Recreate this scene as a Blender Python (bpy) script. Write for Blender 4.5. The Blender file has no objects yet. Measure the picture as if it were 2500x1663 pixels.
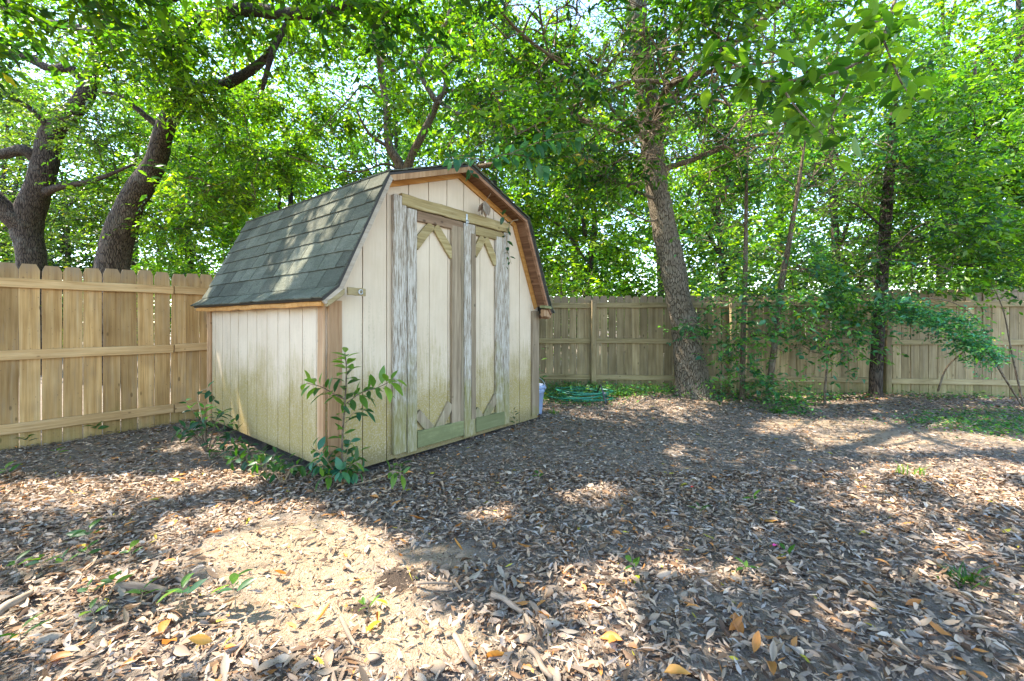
import bpy, bmesh, math, random
import numpy as np
from mathutils import Vector, Matrix, noise as mn

random.seed(11)
RNG = np.random.default_rng(11)
sc = bpy.context.scene
COL = sc.collection

# ------------------------------------------------------------------ camera, sky, sun, exposure
F, HOR, CAMH = 1060.0, 782.0, 1.19          # focal length in px of the 2500 px wide photograph, horizon row, eye height
cam_d = bpy.data.cameras.new('camera')
cam_d.sensor_width = 36.0
cam_d.lens = F / 2500 * 36.0
cam_d.shift_y = -(831.5 - HOR) / 2500
cam_d.clip_end = 500
cam_d.clip_start = 0.05
cam = bpy.data.objects.new('camera', cam_d)
cam.location = (0, 0, CAMH)
cam.rotation_euler = (math.pi / 2, 0, 0)
COL.objects.link(cam)
sc.camera = cam

SUN = Vector((-0.52, 0.12, 0.85)).normalized()      # towards the sun
SUN_EL = math.asin(SUN.z)
world = bpy.data.worlds.new('World')
sc.world = world
world.use_nodes = True
wn = world.node_tree.nodes
wl = world.node_tree.links
bg = wn['Background']
sky = wn.new('ShaderNodeTexSky')
sky.sky_type = 'NISHITA'
sky.sun_disc = False
sky.sun_elevation = SUN_EL
sky.sun_rotation = math.atan2(SUN.x, SUN.y)
sky.air_density = 1.0
sky.dust_density = 0.4
sky.ozone_density = 1.0
wl.new(sky.outputs[0], bg.inputs[0])
bg.inputs[1].default_value = 0.15

sun_d = bpy.data.lights.new('sun', 'SUN')
sun_d.energy = 3.2
sun_d.angle = math.radians(0.55)
sun_d.color = (1.0, 0.91, 0.77)
sun_o = bpy.data.objects.new('sun', sun_d)
sun_o.rotation_euler = SUN.to_track_quat('Z', 'Y').to_euler()
sun_o.location = SUN * 30
COL.objects.link(sun_o)

vs = sc.view_settings
vs.view_transform = 'Standard'
vs.look = 'None'
vs.exposure = 2.65
vs.gamma = 1.0
sc.cycles.max_bounces = 6
sc.cycles.diffuse_bounces = 3
sc.cycles.glossy_bounces = 2
sc.cycles.transmission_bounces = 4
sc.cycles.caustics_reflective = False
sc.cycles.caustics_refractive = False


def at(u, v, Y):
    """point seen at photograph position (u, v) when it stands Y metres away"""
    return Vector(((u - 1250) / F * Y, Y, CAMH + (HOR - v) / F * Y))


# ------------------------------------------------------------------ helpers
def new_obj(name, mesh, parent=None):
    o = bpy.data.objects.new(name, mesh)
    COL.objects.link(o)
    if parent is not None:
        o.parent = parent
    return o


def thing(name, label, cat, loc=(0, 0, 0), rz=0.0, group=None):
    o = bpy.data.objects.new(name, None)
    COL.objects.link(o)
    o.location = loc
    o.rotation_euler = (0, 0, rz)
    o.empty_display_size = 0.1
    return tag(o, label, cat, group)


def tag(o, label=None, cat=None, group=None, kind=None):
    if label: o['label'] = label
    if cat: o['category'] = cat
    if group: o['group'] = group
    if kind: o['kind'] = kind
    return o


def catmull(pts, sub):
    pts = [Vector(p) for p in pts]
    if len(pts) < 3 or sub < 2:
        out = []
        for a, b in zip(pts[:-1], pts[1:]):
            for k in range(sub):
                out.append(a.lerp(b, k / sub))
        return out + [pts[-1]]
    P = [pts[0] * 2 - pts[1]] + pts + [pts[-1] * 2 - pts[-2]]
    out = []
    for i in range(1, len(P) - 2):
        p0, p1, p2, p3 = P[i - 1], P[i], P[i + 1], P[i + 2]
        for k in range(sub):
            t = k / sub
            out.append(0.5 * ((2 * p1) + (p2 - p0) * t + (2 * p0 - 5 * p1 + 4 * p2 - p3) * t * t + (3 * p1 - p0 - 3 * p2 + p3) * t ** 3))
    out.append(pts[-1])
    return out


class MB:
    def __init__(s):
        s.v = []
        s.f = []

    def add(s, vs_, fs):
        n = len(s.v)
        s.v += [tuple(p) for p in vs_]
        s.f += [tuple(i + n for i in q) for q in fs]
        return s

    def hexa(s, p):
        return s.add(p, [(0, 3, 2, 1), (4, 5, 6, 7), (0, 1, 5, 4), (1, 2, 6, 5), (2, 3, 7, 6), (3, 0, 4, 7)])

    def box(s, x0, x1, y0, y1, z0, z1):
        return s.hexa([(x0, y0, z0), (x1, y0, z0), (x1, y1, z0), (x0, y1, z0), (x0, y0, z1), (x1, y0, z1), (x1, y1, z1), (x0, y1, z1)])

    def rough(s, p0, p1, side, up, w, t, seg=6, jit=0.002, rnd=random):
        """board from p0 to p1: w wide along side, t thick along up, edges slightly uneven, corners chamfered"""
        p0, p1, side, up = Vector(p0), Vector(p1), Vector(side).normalized(), Vector(up).normalized()
        c = min(w, t) * 0.14
        prof = [(-w / 2 + c, -t / 2), (w / 2 - c, -t / 2), (w / 2, -t / 2 + c), (w / 2, t / 2 - c), (w / 2 - c, t / 2), (-w / 2 + c, t / 2), (-w / 2, t / 2 - c), (-w / 2, -t / 2 + c)]
        n0 = len(s.v)
        for k in range(seg + 1):
            c0 = p0.lerp(p1, k / seg)
            dx, dy = rnd.uniform(-jit, jit), rnd.uniform(-jit, jit) * 0.6
            e = rnd.uniform(-jit, jit)
            for (a, b) in prof:
                s.v.append(tuple(c0 + side * (a * (1 + e / w) + dx) + up * (b + dy)))
        m = 8
        for k in range(seg):
            for j in range(m):
                a = n0 + k * m + j
                b = n0 + k * m + (j + 1) % m
                s.f.append((a, b, b + m, a + m))
        s.f.append(tuple(n0 + j for j in reversed(range(m))))
        s.f.append(tuple(n0 + seg * m + j for j in range(m)))
        return s

    def prism(s, poly, y0, y1):
        """poly in (x, z), extruded along y"""
        n = len(poly)
        vs_ = [(x, y0, z) for x, z in poly] + [(x, y1, z) for x, z in poly]
        fs = [tuple(range(n)), tuple(reversed(range(n, 2 * n)))]
        for i in range(n):
            j = (i + 1) % n
            fs.append((i, i + n, j + n, j))
        return s.add(vs_, fs)

    def tube(s, pts, radii, n=8, sub=1, bump=0.0, freq=3.0, cap=True, flare=0.0):
        P = catmull(pts, sub)
        m = len(P)
        R = np.interp(np.linspace(0, 1, m), np.linspace(0, 1, len(radii)), radii)
        tang = []
        for i in range(m):
            a, b = P[max(0, i - 1)], P[min(m - 1, i + 1)]
            d = (b - a)
            tang.append(d.normalized() if d.length > 1e-9 else Vector((0, 0, 1)))
        ref = Vector((1, 0, 0)) if abs(tang[0].x) < 0.9 else Vector((0, 1, 0))
        nrm = (ref - tang[0] * ref.dot(tang[0])).normalized()
        n0 = len(s.v)
        for i in range(m):
            nrm = nrm - tang[i] * nrm.dot(tang[i])
            nrm = nrm.normalized() if nrm.length > 1e-6 else tang[i].orthogonal().normalized()
            bi = tang[i].cross(nrm)
            for j in range(n):
                a = 2 * math.pi * j / n
                d = nrm * math.cos(a) + bi * math.sin(a)
                r = R[i]
                if bump:
                    q = P[i] + d * r
                    r *= 1 + bump * mn.noise(Vector((q.x * freq, q.y * freq, q.z * freq * 0.35))) + 0.5 * bump * mn.noise(q * (freq * 2.7))
                if flare and i < m * 0.25:
                    k = (1 - i / (m * 0.25)) ** 2
                    r *= 1 + flare * k * (0.55 + 0.45 * math.sin(a * 4 + 0.7))
                s.v.append(tuple(P[i] + d * r))
        for i in range(m - 1):
            for j in range(n):
                a = n0 + i * n + j
                b = n0 + i * n + (j + 1) % n
                s.f.append((a, b, b + n, a + n))
        if cap:
            s.f.append(tuple(n0 + j for j in reversed(range(n))))
            s.f.append(tuple(n0 + (m - 1) * n + j for j in range(n)))
        return s

    def build(s, name, mat, parent=None, smooth=False):
        me = bpy.data.meshes.new(name)
        me.from_pydata(s.v, [], s.f)
        if mat: me.materials.append(mat)
        if smooth:
            me.polygons.foreach_set('use_smooth', [True] * len(me.polygons))
        me.update()
        return new_obj(name, me, parent)


def fast_mesh(name, V, T, mat, col=None, smooth=False):
    V = np.ascontiguousarray(V, np.float32)
    T = np.ascontiguousarray(T, np.int32)
    me = bpy.data.meshes.new(name)
    me.vertices.add(len(V))
    me.vertices.foreach_set('co', V.ravel())
    me.loops.add(T.size)
    me.loops.foreach_set('vertex_index', T.ravel())
    me.polygons.add(len(T))
    me.polygons.foreach_set('loop_start', np.arange(0, T.size, T.shape[1], dtype=np.int32))
    me.polygons.foreach_set('loop_total', np.full(len(T), T.shape[1], np.int32))
    if smooth:
        me.polygons.foreach_set('use_smooth', np.ones(len(T), bool))
    me.update(calc_edges=True)
    if col is not None:
        ca = me.color_attributes.new('Col', 'FLOAT_COLOR', 'POINT')
        c4 = np.ones((len(V), 4), np.float32)
        c4[:, :3] = col
        ca.data.foreach_set('color', c4.ravel())
    me.materials.append(mat)
    return me


# ------------------------------------------------------------------ materials
class NT:
    def __init__(s, name):
        s.m = bpy.data.materials.new(name)
        s.m.use_nodes = True
        s.t = s.m.node_tree
        s.b = s.t.nodes['Principled BSDF']
        s.out = s.t.nodes['Material Output']

    def n(s, typ, **kw):
        nd = s.t.nodes.new(typ)
        for k, v in kw.items():
            setattr(nd, k, v)
        return nd

    def l(s, a, b):
        s.t.links.new(a, b)

    def mapping(s, scale, coord='Object'):
        tc = s.n('ShaderNodeTexCoord')
        mp = s.n('ShaderNodeMapping')
        mp.inputs['Scale'].default_value = scale
        s.l(tc.outputs[coord], mp.inputs[0])
        return mp.outputs[0]

    def noise(s, vec, scale, detail=4, rough=0.6, w=None, dist=0.0):
        nd = s.n('ShaderNodeTexNoise')
        if w is not None:
            nd.noise_dimensions = '4D'
            s.l(w, nd.inputs['W'])
        nd.inputs['Scale'].default_value = scale
        nd.inputs['Detail'].default_value = detail
        nd.inputs['Roughness'].default_value = rough
        nd.inputs['Distortion'].default_value = dist
        s.l(vec, nd.inputs['Vector'])
        return nd.outputs['Fac']

    def ramp(s, fac, stops, interp='LINEAR'):
        r = s.n('ShaderNodeValToRGB')
        r.color_ramp.interpolation = interp
        el = r.color_ramp.elements
        while len(el) < len(stops):
            el.new(0.5)
        for e, (p, c) in zip(el, stops):
            e.position = p
            e.color = (*c, 1) if len(c) == 3 else c
        s.l(fac, r.inputs[0])
        return r.outputs[0]

    def math(s, op, a, b=None, c=None, clamp=False):
        nd = s.n('ShaderNodeMath', operation=op)
        nd.use_clamp = clamp
        for i, x in enumerate((a, b, c)):
            if x is None: continue
            if isinstance(x, (int, float)):
                nd.inputs[i].default_value = x
            else:
                s.l(x, nd.inputs[i])
        return nd.outputs[0]

    def mix(s, fac, a, b, blend='MIX'):
        nd = s.n('ShaderNodeMix', data_type='RGBA', blend_type=blend)
        for i, x in ((0, fac), (6, a), (7, b)):
            if isinstance(x, (int, float)):
                nd.inputs[i].default_value = x
            elif isinstance(x, tuple):
                nd.inputs[i].default_value = (*x, 1)
            else:
                s.l(x, nd.inputs[i])
        return nd.outputs[2]

    def rand(s, k=1.0):
        oi = s.n('ShaderNodeObjectInfo')
        return s.math('MULTIPLY', oi.outputs['Random'], k)

    def worldz(s):
        g = s.n('ShaderNodeNewGeometry')
        x = s.n('ShaderNodeSeparateXYZ')
        s.l(g.outputs['Position'], x.inputs[0])
        return g.outputs['Position'], x.outputs[2]

    def bump(s, h, strength=0.3, dist=0.01):
        b = s.n('ShaderNodeBump')
        b.inputs['Strength'].default_value = strength
        b.inputs['Distance'].default_value = dist
        s.l(h, b.inputs['Height'])
        s.l(b.outputs[0], s.b.inputs['Normal'])

    def base(s, c):
        s.l(c, s.b.inputs['Base Color'])

    def rough(s, r, spec=0.3):
        s.b.inputs['Roughness'].default_value = r
        s.b.inputs['Specular IOR Level'].default_value = spec


def vary(k, fac_socket, lo, hi):
    """value lo..hi from a 0..1 socket"""
    return k.math('MULTIPLY_ADD', fac_socket, hi - lo, lo)


def wood(name, c_lo, c_mid, c_hi, axis='z', grain=14.0, knots=True, algae=0.0, algae_top=0.7, algae_col=(0.16, 0.16, 0.035), var=(0.75, 1.15), stain=0.25, weather=0.0):
    k = NT(name)
    a = 0.9
    sc_ = {'x': (a, grain, grain), 'y': (grain, a, grain), 'z': (grain, grain, a)}[axis]
    vec = k.mapping(sc_)
    w = k.rand(57.0)
    g = k.noise(vec, 2.2, 5, 0.62, w, 0.35)
    c = k.ramp(g, [(0.28, c_lo), (0.5, c_mid), (0.72, c_hi)])
    vec2 = k.mapping(tuple(x * 5 if x > 1 else x * 2 for x in sc_))
    fine = k.noise(vec2, 2.0, 3, 0.6, w)
    c = k.mix(0.35, c, k.ramp(fine, [(0.3, (0.45, 0.42, 0.4)), (0.7, (1.2, 1.2, 1.2))]), 'MULTIPLY')
    if knots:
        kv = k.mapping({'x': (9, 15, 15), 'y': (15, 9, 15), 'z': (15, 15, 11)}[axis])
        vo = k.n('ShaderNodeTexVoronoi', voronoi_dimensions='4D')
        k.l(kv, vo.inputs['Vector'])
        k.l(w, vo.inputs['W'])
        vo.inputs['Scale'].default_value = 1.0
        kf = k.ramp(vo.outputs['Distance'], [(0.0, (1, 1, 1)), (0.13, (0.9, 0.9, 0.9)), (0.20, (0, 0, 0))])
        c = k.mix(k.math('MULTIPLY', kf, 0.75), c, tuple(x * 0.38 for x in c_lo))
    blot = k.noise(k.mapping((2.5, 2.5, 2.5)), 1.3, 3, 0.6, w)
    c = k.mix(stain, c, k.ramp(blot, [(0.35, (0.55, 0.5, 0.45)), (0.65, (1.15, 1.12, 1.08))]), 'MULTIPLY')
    rv = vary(k, k.rand(1.0), var[0], var[1])
    cm = k.n('ShaderNodeCombineColor')
    for i in range(3): k.l(rv, cm.inputs[i])
    c = k.mix(1.0, c, cm.outputs[0], 'MULTIPLY')
    if algae > 0:
        pos, z = k.worldz()
        an = k.noise(pos, 5.0, 5, 0.7)
        an2 = k.noise(pos, 34.0, 3, 0.7)
        lim = k.math('MULTIPLY_ADD', an, 1.5 * algae_top, -0.15 * algae_top)
        f = k.math('DIVIDE', k.math('SUBTRACT', lim, z), 0.4 * algae_top, clamp=True)
        f = k.math('MULTIPLY', k.math('MULTIPLY', f, k.math('MULTIPLY_ADD', an2, 1.4, 0.1, clamp=True)), algae, clamp=True)
        c = k.mix(f, c, algae_col)
    if weather:
        pos_, z_ = k.worldz()
        wn_ = k.noise(k.mapping((9, 9, 1.4)), 2.0, 5, 0.7, w)
        wf = k.math('ADD', k.math('DIVIDE', k.math('SUBTRACT', z_, weather), 0.16, clamp=True), k.ramp(wn_, [(0.52, (0, 0, 0)), (0.70, (0.7, 0.7, 0.7))]), clamp=True)
        c = k.mix(k.math('MULTIPLY', wf, k.math('MULTIPLY_ADD', wn_, 0.9, 0.1)), c, (0.24, 0.185, 0.135))
        nail = k.n('ShaderNodeTexVoronoi', feature='F1')
        k.l(k.mapping((26, 26, 26)), nail.inputs['Vector'])
        nail.inputs['Scale'].default_value = 1.0
        c = k.mix(k.math('MULTIPLY', k.ramp(nail.outputs['Distance'], [(0.05, (1, 1, 1)), (0.11, (0, 0, 0))]), 0.6), c, (0.08, 0.06, 0.045))
    k.base(c)
    k.rough(0.78, 0.25)
    k.bump(g, 0.45, 0.006)
    return k.m


M = {}
M['picket_gold'] = wood('fence_wood_new', (0.38, 0.205, 0.068), (0.59, 0.36, 0.145), (0.68, 0.465, 0.235), algae=0.4, algae_top=0.4, var=(0.62, 1.14), stain=0.5, weather=1.56)
M['rail_gold'] = wood('fence_rail_new', (0.38, 0.21, 0.08), (0.59, 0.37, 0.165), (0.67, 0.47, 0.255), axis='x', var=(0.9, 1.1))
M['picket_grey'] = wood('fence_wood_old', (0.20, 0.145, 0.065), (0.36, 0.275, 0.145), (0.47, 0.38, 0.225), algae=0.5, algae_top=0.45, var=(0.6, 1.2), stain=0.55, weather=1.4)
M['rail_grey'] = wood('fence_rail_old', (0.20, 0.15, 0.065), (0.35, 0.275, 0.14), (0.44, 0.36, 0.21), axis='x', var=(0.85, 1.12), stain=0.4)
M['raw'] = wood('raw_red_wood', (0.28, 0.15, 0.07), (0.44, 0.265, 0.14), (0.54, 0.36, 0.215), algae=0.5, algae_top=0.35, var=(0.8, 1.1))
M['rake'] = wood('rake_wood', (0.15, 0.07, 0.035), (0.27, 0.14, 0.075), (0.36, 0.21, 0.125), axis='x', var=(0.8, 1.15))
M['pale'] = wood('pale_verge_wood', (0.36, 0.29, 0.21), (0.5, 0.42, 0.32), (0.6, 0.52, 0.42), axis='x', knots=False)
M['soffit'] = wood('brown_soffit_wood', (0.09, 0.04, 0.018), (0.2, 0.10, 0.05), (0.30, 0.165, 0.09), axis='y', var=(0.85, 1.1))
M['orange'] = wood('warm_lit_wood', (0.38, 0.16, 0.035), (0.52, 0.25, 0.065), (0.6, 0.33, 0.11), axis='x', knots=False, var=(0.9, 1.1))  # reddish brown cedar; warm light reflected under the eaves is in the colour
M['olive'] = wood('olive_trim_wood', (0.20, 0.145, 0.055), (0.37, 0.28, 0.125), (0.5, 0.41, 0.22), axis='x', algae=0.0, var=(0.85, 1.1))
M['olive_z'] = wood('olive_upright_wood', (0.17, 0.125, 0.07), (0.3, 0.235, 0.15), (0.42, 0.35, 0.23), algae=0.9, algae_top=0.5, algae_col=(0.15, 0.175, 0.05), var=(0.85, 1.1))
M['brown_z'] = wood('brown_door_upright', (0.16, 0.115, 0.07), (0.28, 0.21, 0.135), (0.38, 0.30, 0.2), algae=0.8, algae_top=0.35, var=(0.85, 1.15))
M['moss_rail'] = wood('mossy_bottom_rail', (0.14, 0.14, 0.06), (0.22, 0.225, 0.10), (0.34, 0.32, 0.19), axis='x', algae=1.0, algae_top=0.6, algae_col=(0.155, 0.16, 0.07))
M['brown_rail'] = wood('brown_door_rail', (0.16, 0.095, 0.05), (0.31, 0.2, 0.12), (0.42, 0.3, 0.2), axis='x', grain=9)
M['post_dark'] = wood('dark_wood', (0.03, 0.025, 0.02), (0.06, 0.05, 0.04), (0.10, 0.08, 0.06))


def paint_siding():
    k = NT('cream_siding_paint')
    pos, z = k.worldz()
    w = k.rand(31.0)
    g = k.noise(k.mapping((30, 30, 2.0)), 2.0, 4, 0.6, w)
    blot = k.noise(pos, 2.2, 4, 0.6)
    c = k.ramp(blot, [(0.3, (0.58, 0.455, 0.315)), (0.7, (0.67, 0.54, 0.39))])
    c = k.mix(0.22, c, k.ramp(g, [(0.3, (0.72, 0.68, 0.6)), (0.65, (1.05, 1.05, 1.05))]), 'MULTIPLY')
    # grey rain streaks and mildew speckle
    st = k.noise(k.mapping((16, 16, 1.1)), 2.0, 5, 0.7, w)
    sp = k.noise(pos, 60, 3, 0.75)
    sf = k.math('MULTIPLY', k.ramp(st, [(0.50, (0, 0, 0)), (0.70, (1, 1, 1))]), k.ramp(sp, [(0.42, (0, 0, 0)), (0.62, (1, 1, 1))]))
    zf = k.math('DIVIDE', k.math('SUBTRACT', 1.55, z), 1.1, clamp=True)
    c = k.mix(k.math('MULTIPLY', k.math('MULTIPLY', sf, 0.85), zf), c, (0.17, 0.15, 0.10))
    # algae climbing from the ground: uneven edge, thinner with height
    an = k.noise(pos, 2.4, 5, 0.6)
    an2 = k.noise(k.mapping((34, 34, 3.2)), 1.6, 5, 0.75, w)
    an3 = k.noise(pos, 75, 4, 0.8)
    lim = k.math('ADD', k.math('MULTIPLY_ADD', an, 1.0, 0.10), k.math('MULTIPLY_ADD', an2, 1.1, -0.2))
    f = k.math('DIVIDE', k.math('SUBTRACT', lim, z), 0.72, clamp=True)
    sp3 = k.ramp(an3, [(0.36, (0.35, 0.35, 0.35)), (0.54, (1, 1, 1))])
    f = k.math('MULTIPLY', k.math('MULTIPLY', f, 1.5, clamp=True), sp3, clamp=True)
    c = k.mix(k.math('MULTIPLY', f, 0.85), c, k.ramp(an3, [(0.35, (0.13, 0.10, 0.014)), (0.65, (0.34, 0.245, 0.035))]))
    mud = k.math('DIVIDE', k.math('SUBTRACT', k.math('MULTIPLY_ADD', an3, 0.3, 0.05), z), 0.12, clamp=True)
    c = k.mix(k.math('MULTIPLY', mud, 0.55), c, (0.10, 0.085, 0.04))
    k.base(c)
    k.rough(0.62, 0.3)
    k.bump(g, 0.25, 0.003)
    return k.m


def peeling(name, algae_top=0.75):
    k = NT(name)
    pos, z = k.worldz()
    w = k.rand(23.0)
    g = k.noise(k.mapping((48, 48, 3.4)), 2.0, 6, 0.74, w, 0.5)
    woodc = k.ramp(k.noise(k.mapping((40, 40, 1.2)), 1.5, 4, 0.6, w), [(0.3, (0.14, 0.105, 0.07)), (0.7, (0.33, 0.26, 0.18))])
    keep = k.ramp(g, [(0.44, (0, 0, 0)), (0.50, (1, 1, 1))])
    c = k.mix(keep, woodc, k.ramp(g, [(0.45, (0.38, 0.32, 0.25)), (0.66, (0.62, 0.57, 0.49))]))
    an = k.noise(pos, 4.0, 5, 0.7)
    an2 = k.noise(k.mapping((30, 30, 4)), 2.0, 4, 0.7, w)
    lim = k.math('MULTIPLY_ADD', an, 1.9 * algae_top, -0.2 * algae_top)
    f = k.math('DIVIDE', k.math('SUBTRACT', lim, z), 0.5, clamp=True)
    f = k.math('MULTIPLY', f, k.math('MULTIPLY_ADD', an2, 2.0, -0.2, clamp=True), clamp=True)
    c = k.mix(k.math('MULTIPLY', f, 0.9), c, (0.22, 0.19, 0.055))
    k.base(c)
    k.rough(0.75, 0.2)
    k.bump(g, 0.8, 0.006)
    return k.m


M['siding'] = paint_siding()
M['peel'] = peeling('peeling_white_paint', 1.15)


def shingle_mat():
    k = NT('asphalt_shingle')
    pos, z = k.worldz()
    n1 = k.noise(pos, 260, 2, 0.8)
    n2 = k.noise(pos, 3.0, 4, 0.7)
    st = k.noise(k.mapping((3, 22, 22)), 1.0, 4, 0.7, k.rand(19))
    c = k.ramp(n1, [(0.3, (0.036, 0.038, 0.028)), (0.5, (0.098, 0.102, 0.078)), (0.72, (0.25, 0.25, 0.205))])
    c = k.mix(0.55, c, k.ramp(n2, [(0.35, (0.55, 0.6, 0.55)), (0.65, (1.25, 1.2, 1.15))]), 'MULTIPLY')
    c = k.mix(0.45, c, k.ramp(st, [(0.35, (0.5, 0.48, 0.45)), (0.65, (1.15, 1.15, 1.15))]), 'MULTIPLY')
    rv = vary(k, k.rand(1.0), 0.65, 1.3)
    cm = k.n('ShaderNodeCombineColor')
    for i in range(3): k.l(rv, cm.inputs[i])
    c = k.mix(1.0, c, cm.outputs[0], 'MULTIPLY')
    k.base(c)
    k.rough(0.95, 0.12)
    k.bump(n1, 0.5, 0.003)
    return k.m


M['shingle'] = shingle_mat()


def simple(name, c, rough=0.6, spec=0.3, metal=0.0, nvar=0.3, scale=20):
    k = NT(name)
    nz = k.noise(k.mapping((1, 1, 1)), scale, 4, 0.65, k.rand(11))
    k.base(k.ramp(nz, [(0.3, tuple(x * (1 - nvar) for x in c)), (0.7, tuple(min(1, x * (1 + nvar)) for x in c))]))
    k.rough(rough, spec)
    k.b.inputs['Metallic'].default_value = metal
    return k.m


M['groove'] = simple('dirty_groove_paint', (0.17, 0.13, 0.085), 0.8, 0.2, nvar=0.35, scale=14)
M['dark'] = simple('dark_board', (0.04, 0.035, 0.03))  # near-black brown for floor frame, skids and roof sheathing
M['metal'] = simple('galvanised_steel', (0.45, 0.45, 0.44), 0.45, 0.5, 0.9)
M['black_metal'] = simple('black_plastic', (0.015, 0.016, 0.018), 0.4, 0.5)
M['bucket'] = simple('pale_blue_plastic', (0.27, 0.35, 0.52), 0.4, 0.4, nvar=0.12, scale=6)
M['bucket_trim'] = simple('grey_blue_plastic', (0.27, 0.32, 0.43), 0.4, 0.4, nvar=0.12, scale=6)
M['hose'] = simple('green_hose_rubber', (0.02, 0.17, 0.11), 0.3, 0.5, nvar=0.35, scale=9)
M['thread'] = simple('dry_stem', (0.30, 0.22, 0.13))
M['stone'] = simple('pale_stone', (0.25, 0.185, 0.13), 0.85, 0.15, nvar=0.3, scale=25)
M['stick'] = wood('dead_stick', (0.16, 0.11, 0.075), (0.30, 0.23, 0.17), (0.42, 0.34, 0.26), axis='x', knots=False)
M['petal_red'] = simple('red_petal', (0.65, 0.03, 0.02))
M['petal_pink'] = simple('pink_petal', (0.75, 0.06, 0.25))


def bark(name, lo, hi, scale=20.0, strength=1.0, lichen=0.25):
    k = NT(name)
    vec = k.mapping((1, 1, 0.22), 'Object')
    n = k.noise(vec, scale * 2.2, 6, 0.7, None, 0.6)
    vo = k.n('ShaderNodeTexVoronoi', feature='DISTANCE_TO_EDGE')
    vo.inputs['Scale'].default_value = scale * 2.6
    jit = k.mix(0.12, vec, k.n('ShaderNodeTexNoise').outputs['Color'])
    k.l(jit, vo.inputs['Vector'])
    crack = k.ramp(vo.outputs['Distance'], [(0.0, (0, 0, 0)), (0.13, (1, 1, 1))])
    h = k.math('MULTIPLY', k.math('MULTIPLY_ADD', n, 0.7, 0.3), k.math('MULTIPLY_ADD', crack, 0.7, 0.3))
    c = k.ramp(h, [(0.15, tuple(x * 0.45 for x in lo)), (0.4, lo), (0.72, hi)])
    ln = k.noise(k.mapping((1, 1, 1)), 4.5, 4, 0.7)
    c = k.mix(k.math('MULTIPLY', k.ramp(ln, [(0.52, (0, 0, 0)), (0.7, (1, 1, 1))]), lichen), c, (0.33, 0.34, 0.28))
    k.base(c)
    k.rough(0.9, 0.2)
    k.bump(h, strength, 0.03)
    return k.m


M['bark'] = bark('rough_bark', (0.12, 0.092, 0.062), (0.27, 0.22, 0.16))
M['bark_oak'] = bark('dark_oak_bark', (0.04, 0.03, 0.022), (0.105, 0.08, 0.06), 15, 1.0, 0.15)
M['bark_thin'] = bark('smooth_bark', (0.10, 0.07, 0.045), (0.2, 0.15, 0.10), 16, 0.5, 0.3)


def leaf_mat(name, attr=True, tint=None, trans=0.5, rough=0.36, spec=0.38, tcol=(1.6, 1.75, 0.28)):
    k = NT(name)
    if attr:
        a = k.n('ShaderNodeAttribute', attribute_name='Col')
        c = a.outputs['Color']
    else:
        c = k.ramp(k.rand(1.0), tint)
    k.base(c)
    k.rough(rough, spec)
    tr = k.n('ShaderNodeBsdfTranslucent')
    k.l(k.mix(1.0, c, tcol, 'MULTIPLY'), tr.inputs[0])
    mx = k.n('ShaderNodeMixShader')
    mx.inputs[0].default_value = trans
    k.l(k.b.outputs[0], mx.inputs[1])
    k.l(tr.outputs[0], mx.inputs[2])
    k.l(mx.outputs[0], k.out.inputs[0])
    return k.m


M['leaf'] = leaf_mat('green_leaves')
GREEN_T = [(0.0, (0.03, 0.085, 0.02)), (0.4, (0.05, 0.13, 0.025)), (0.75, (0.085, 0.18, 0.03)), (1.0, (0.15, 0.25, 0.04))]
M['leaf_one'] = leaf_mat('single_green_leaf', False, GREEN_T)
M['leaf_dark'] = leaf_mat('dark_green_leaf', False, [(0.0, (0.015, 0.06, 0.03)), (0.6, (0.03, 0.095, 0.04)), (1.0, (0.06, 0.14, 0.04))], 0.35)
M['leaf_teal'] = leaf_mat('blue_green_leaf', False, [(0.0, (0.03, 0.12, 0.075)), (0.6, (0.055, 0.18, 0.10)), (1.0, (0.09, 0.22, 0.09))], 0.4)
M['leaf_young'] = leaf_mat('young_green_leaf', False, [(0.0, (0.10, 0.21, 0.03)), (1.0, (0.2, 0.3, 0.05))], 0.5)
M['litter'] = leaf_mat('dry_leaf_litter', True, None, 0.12, 0.75, 0.12, (1.2, 1.0, 0.7))
DRY_T = [(0.0, (0.15, 0.09, 0.055)), (0.25, (0.28, 0.20, 0.135)), (0.5, (0.38, 0.27, 0.18)), (0.75, (0.29, 0.24, 0.19)), (1.0, (0.42, 0.33, 0.24))]
M['dry_one'] = leaf_mat('single_dry_leaf', False, DRY_T, 0.12, 0.6, 0.2, (1.2, 1.0, 0.7))
M['dry_orange'] = leaf_mat('orange_dry_leaf', False, [(0.0, (0.36, 0.14, 0.035)), (0.6, (0.5, 0.22, 0.05)), (1.0, (0.55, 0.33, 0.08))], 0.25, 0.5, 0.35, (1.3, 1.0, 0.5))
M['yellow_one'] = leaf_mat('yellow_leaf', False, [(0.0, (0.4, 0.38, 0.03)), (1.0, (0.3, 0.42, 0.03))], 0.3)


# ------------------------------------------------------------------ ground
def ground_z(x, y):
    return 0.014 * np.sin(1.7 * x + 0.6) * np.cos(1.3 * y + 0.4) + 0.008 * np.sin(3.9 * x - 2.1 * y) + 0.005 * np.sin(7.1 * x + 5.3 * y + 1) - 0.01


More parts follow.
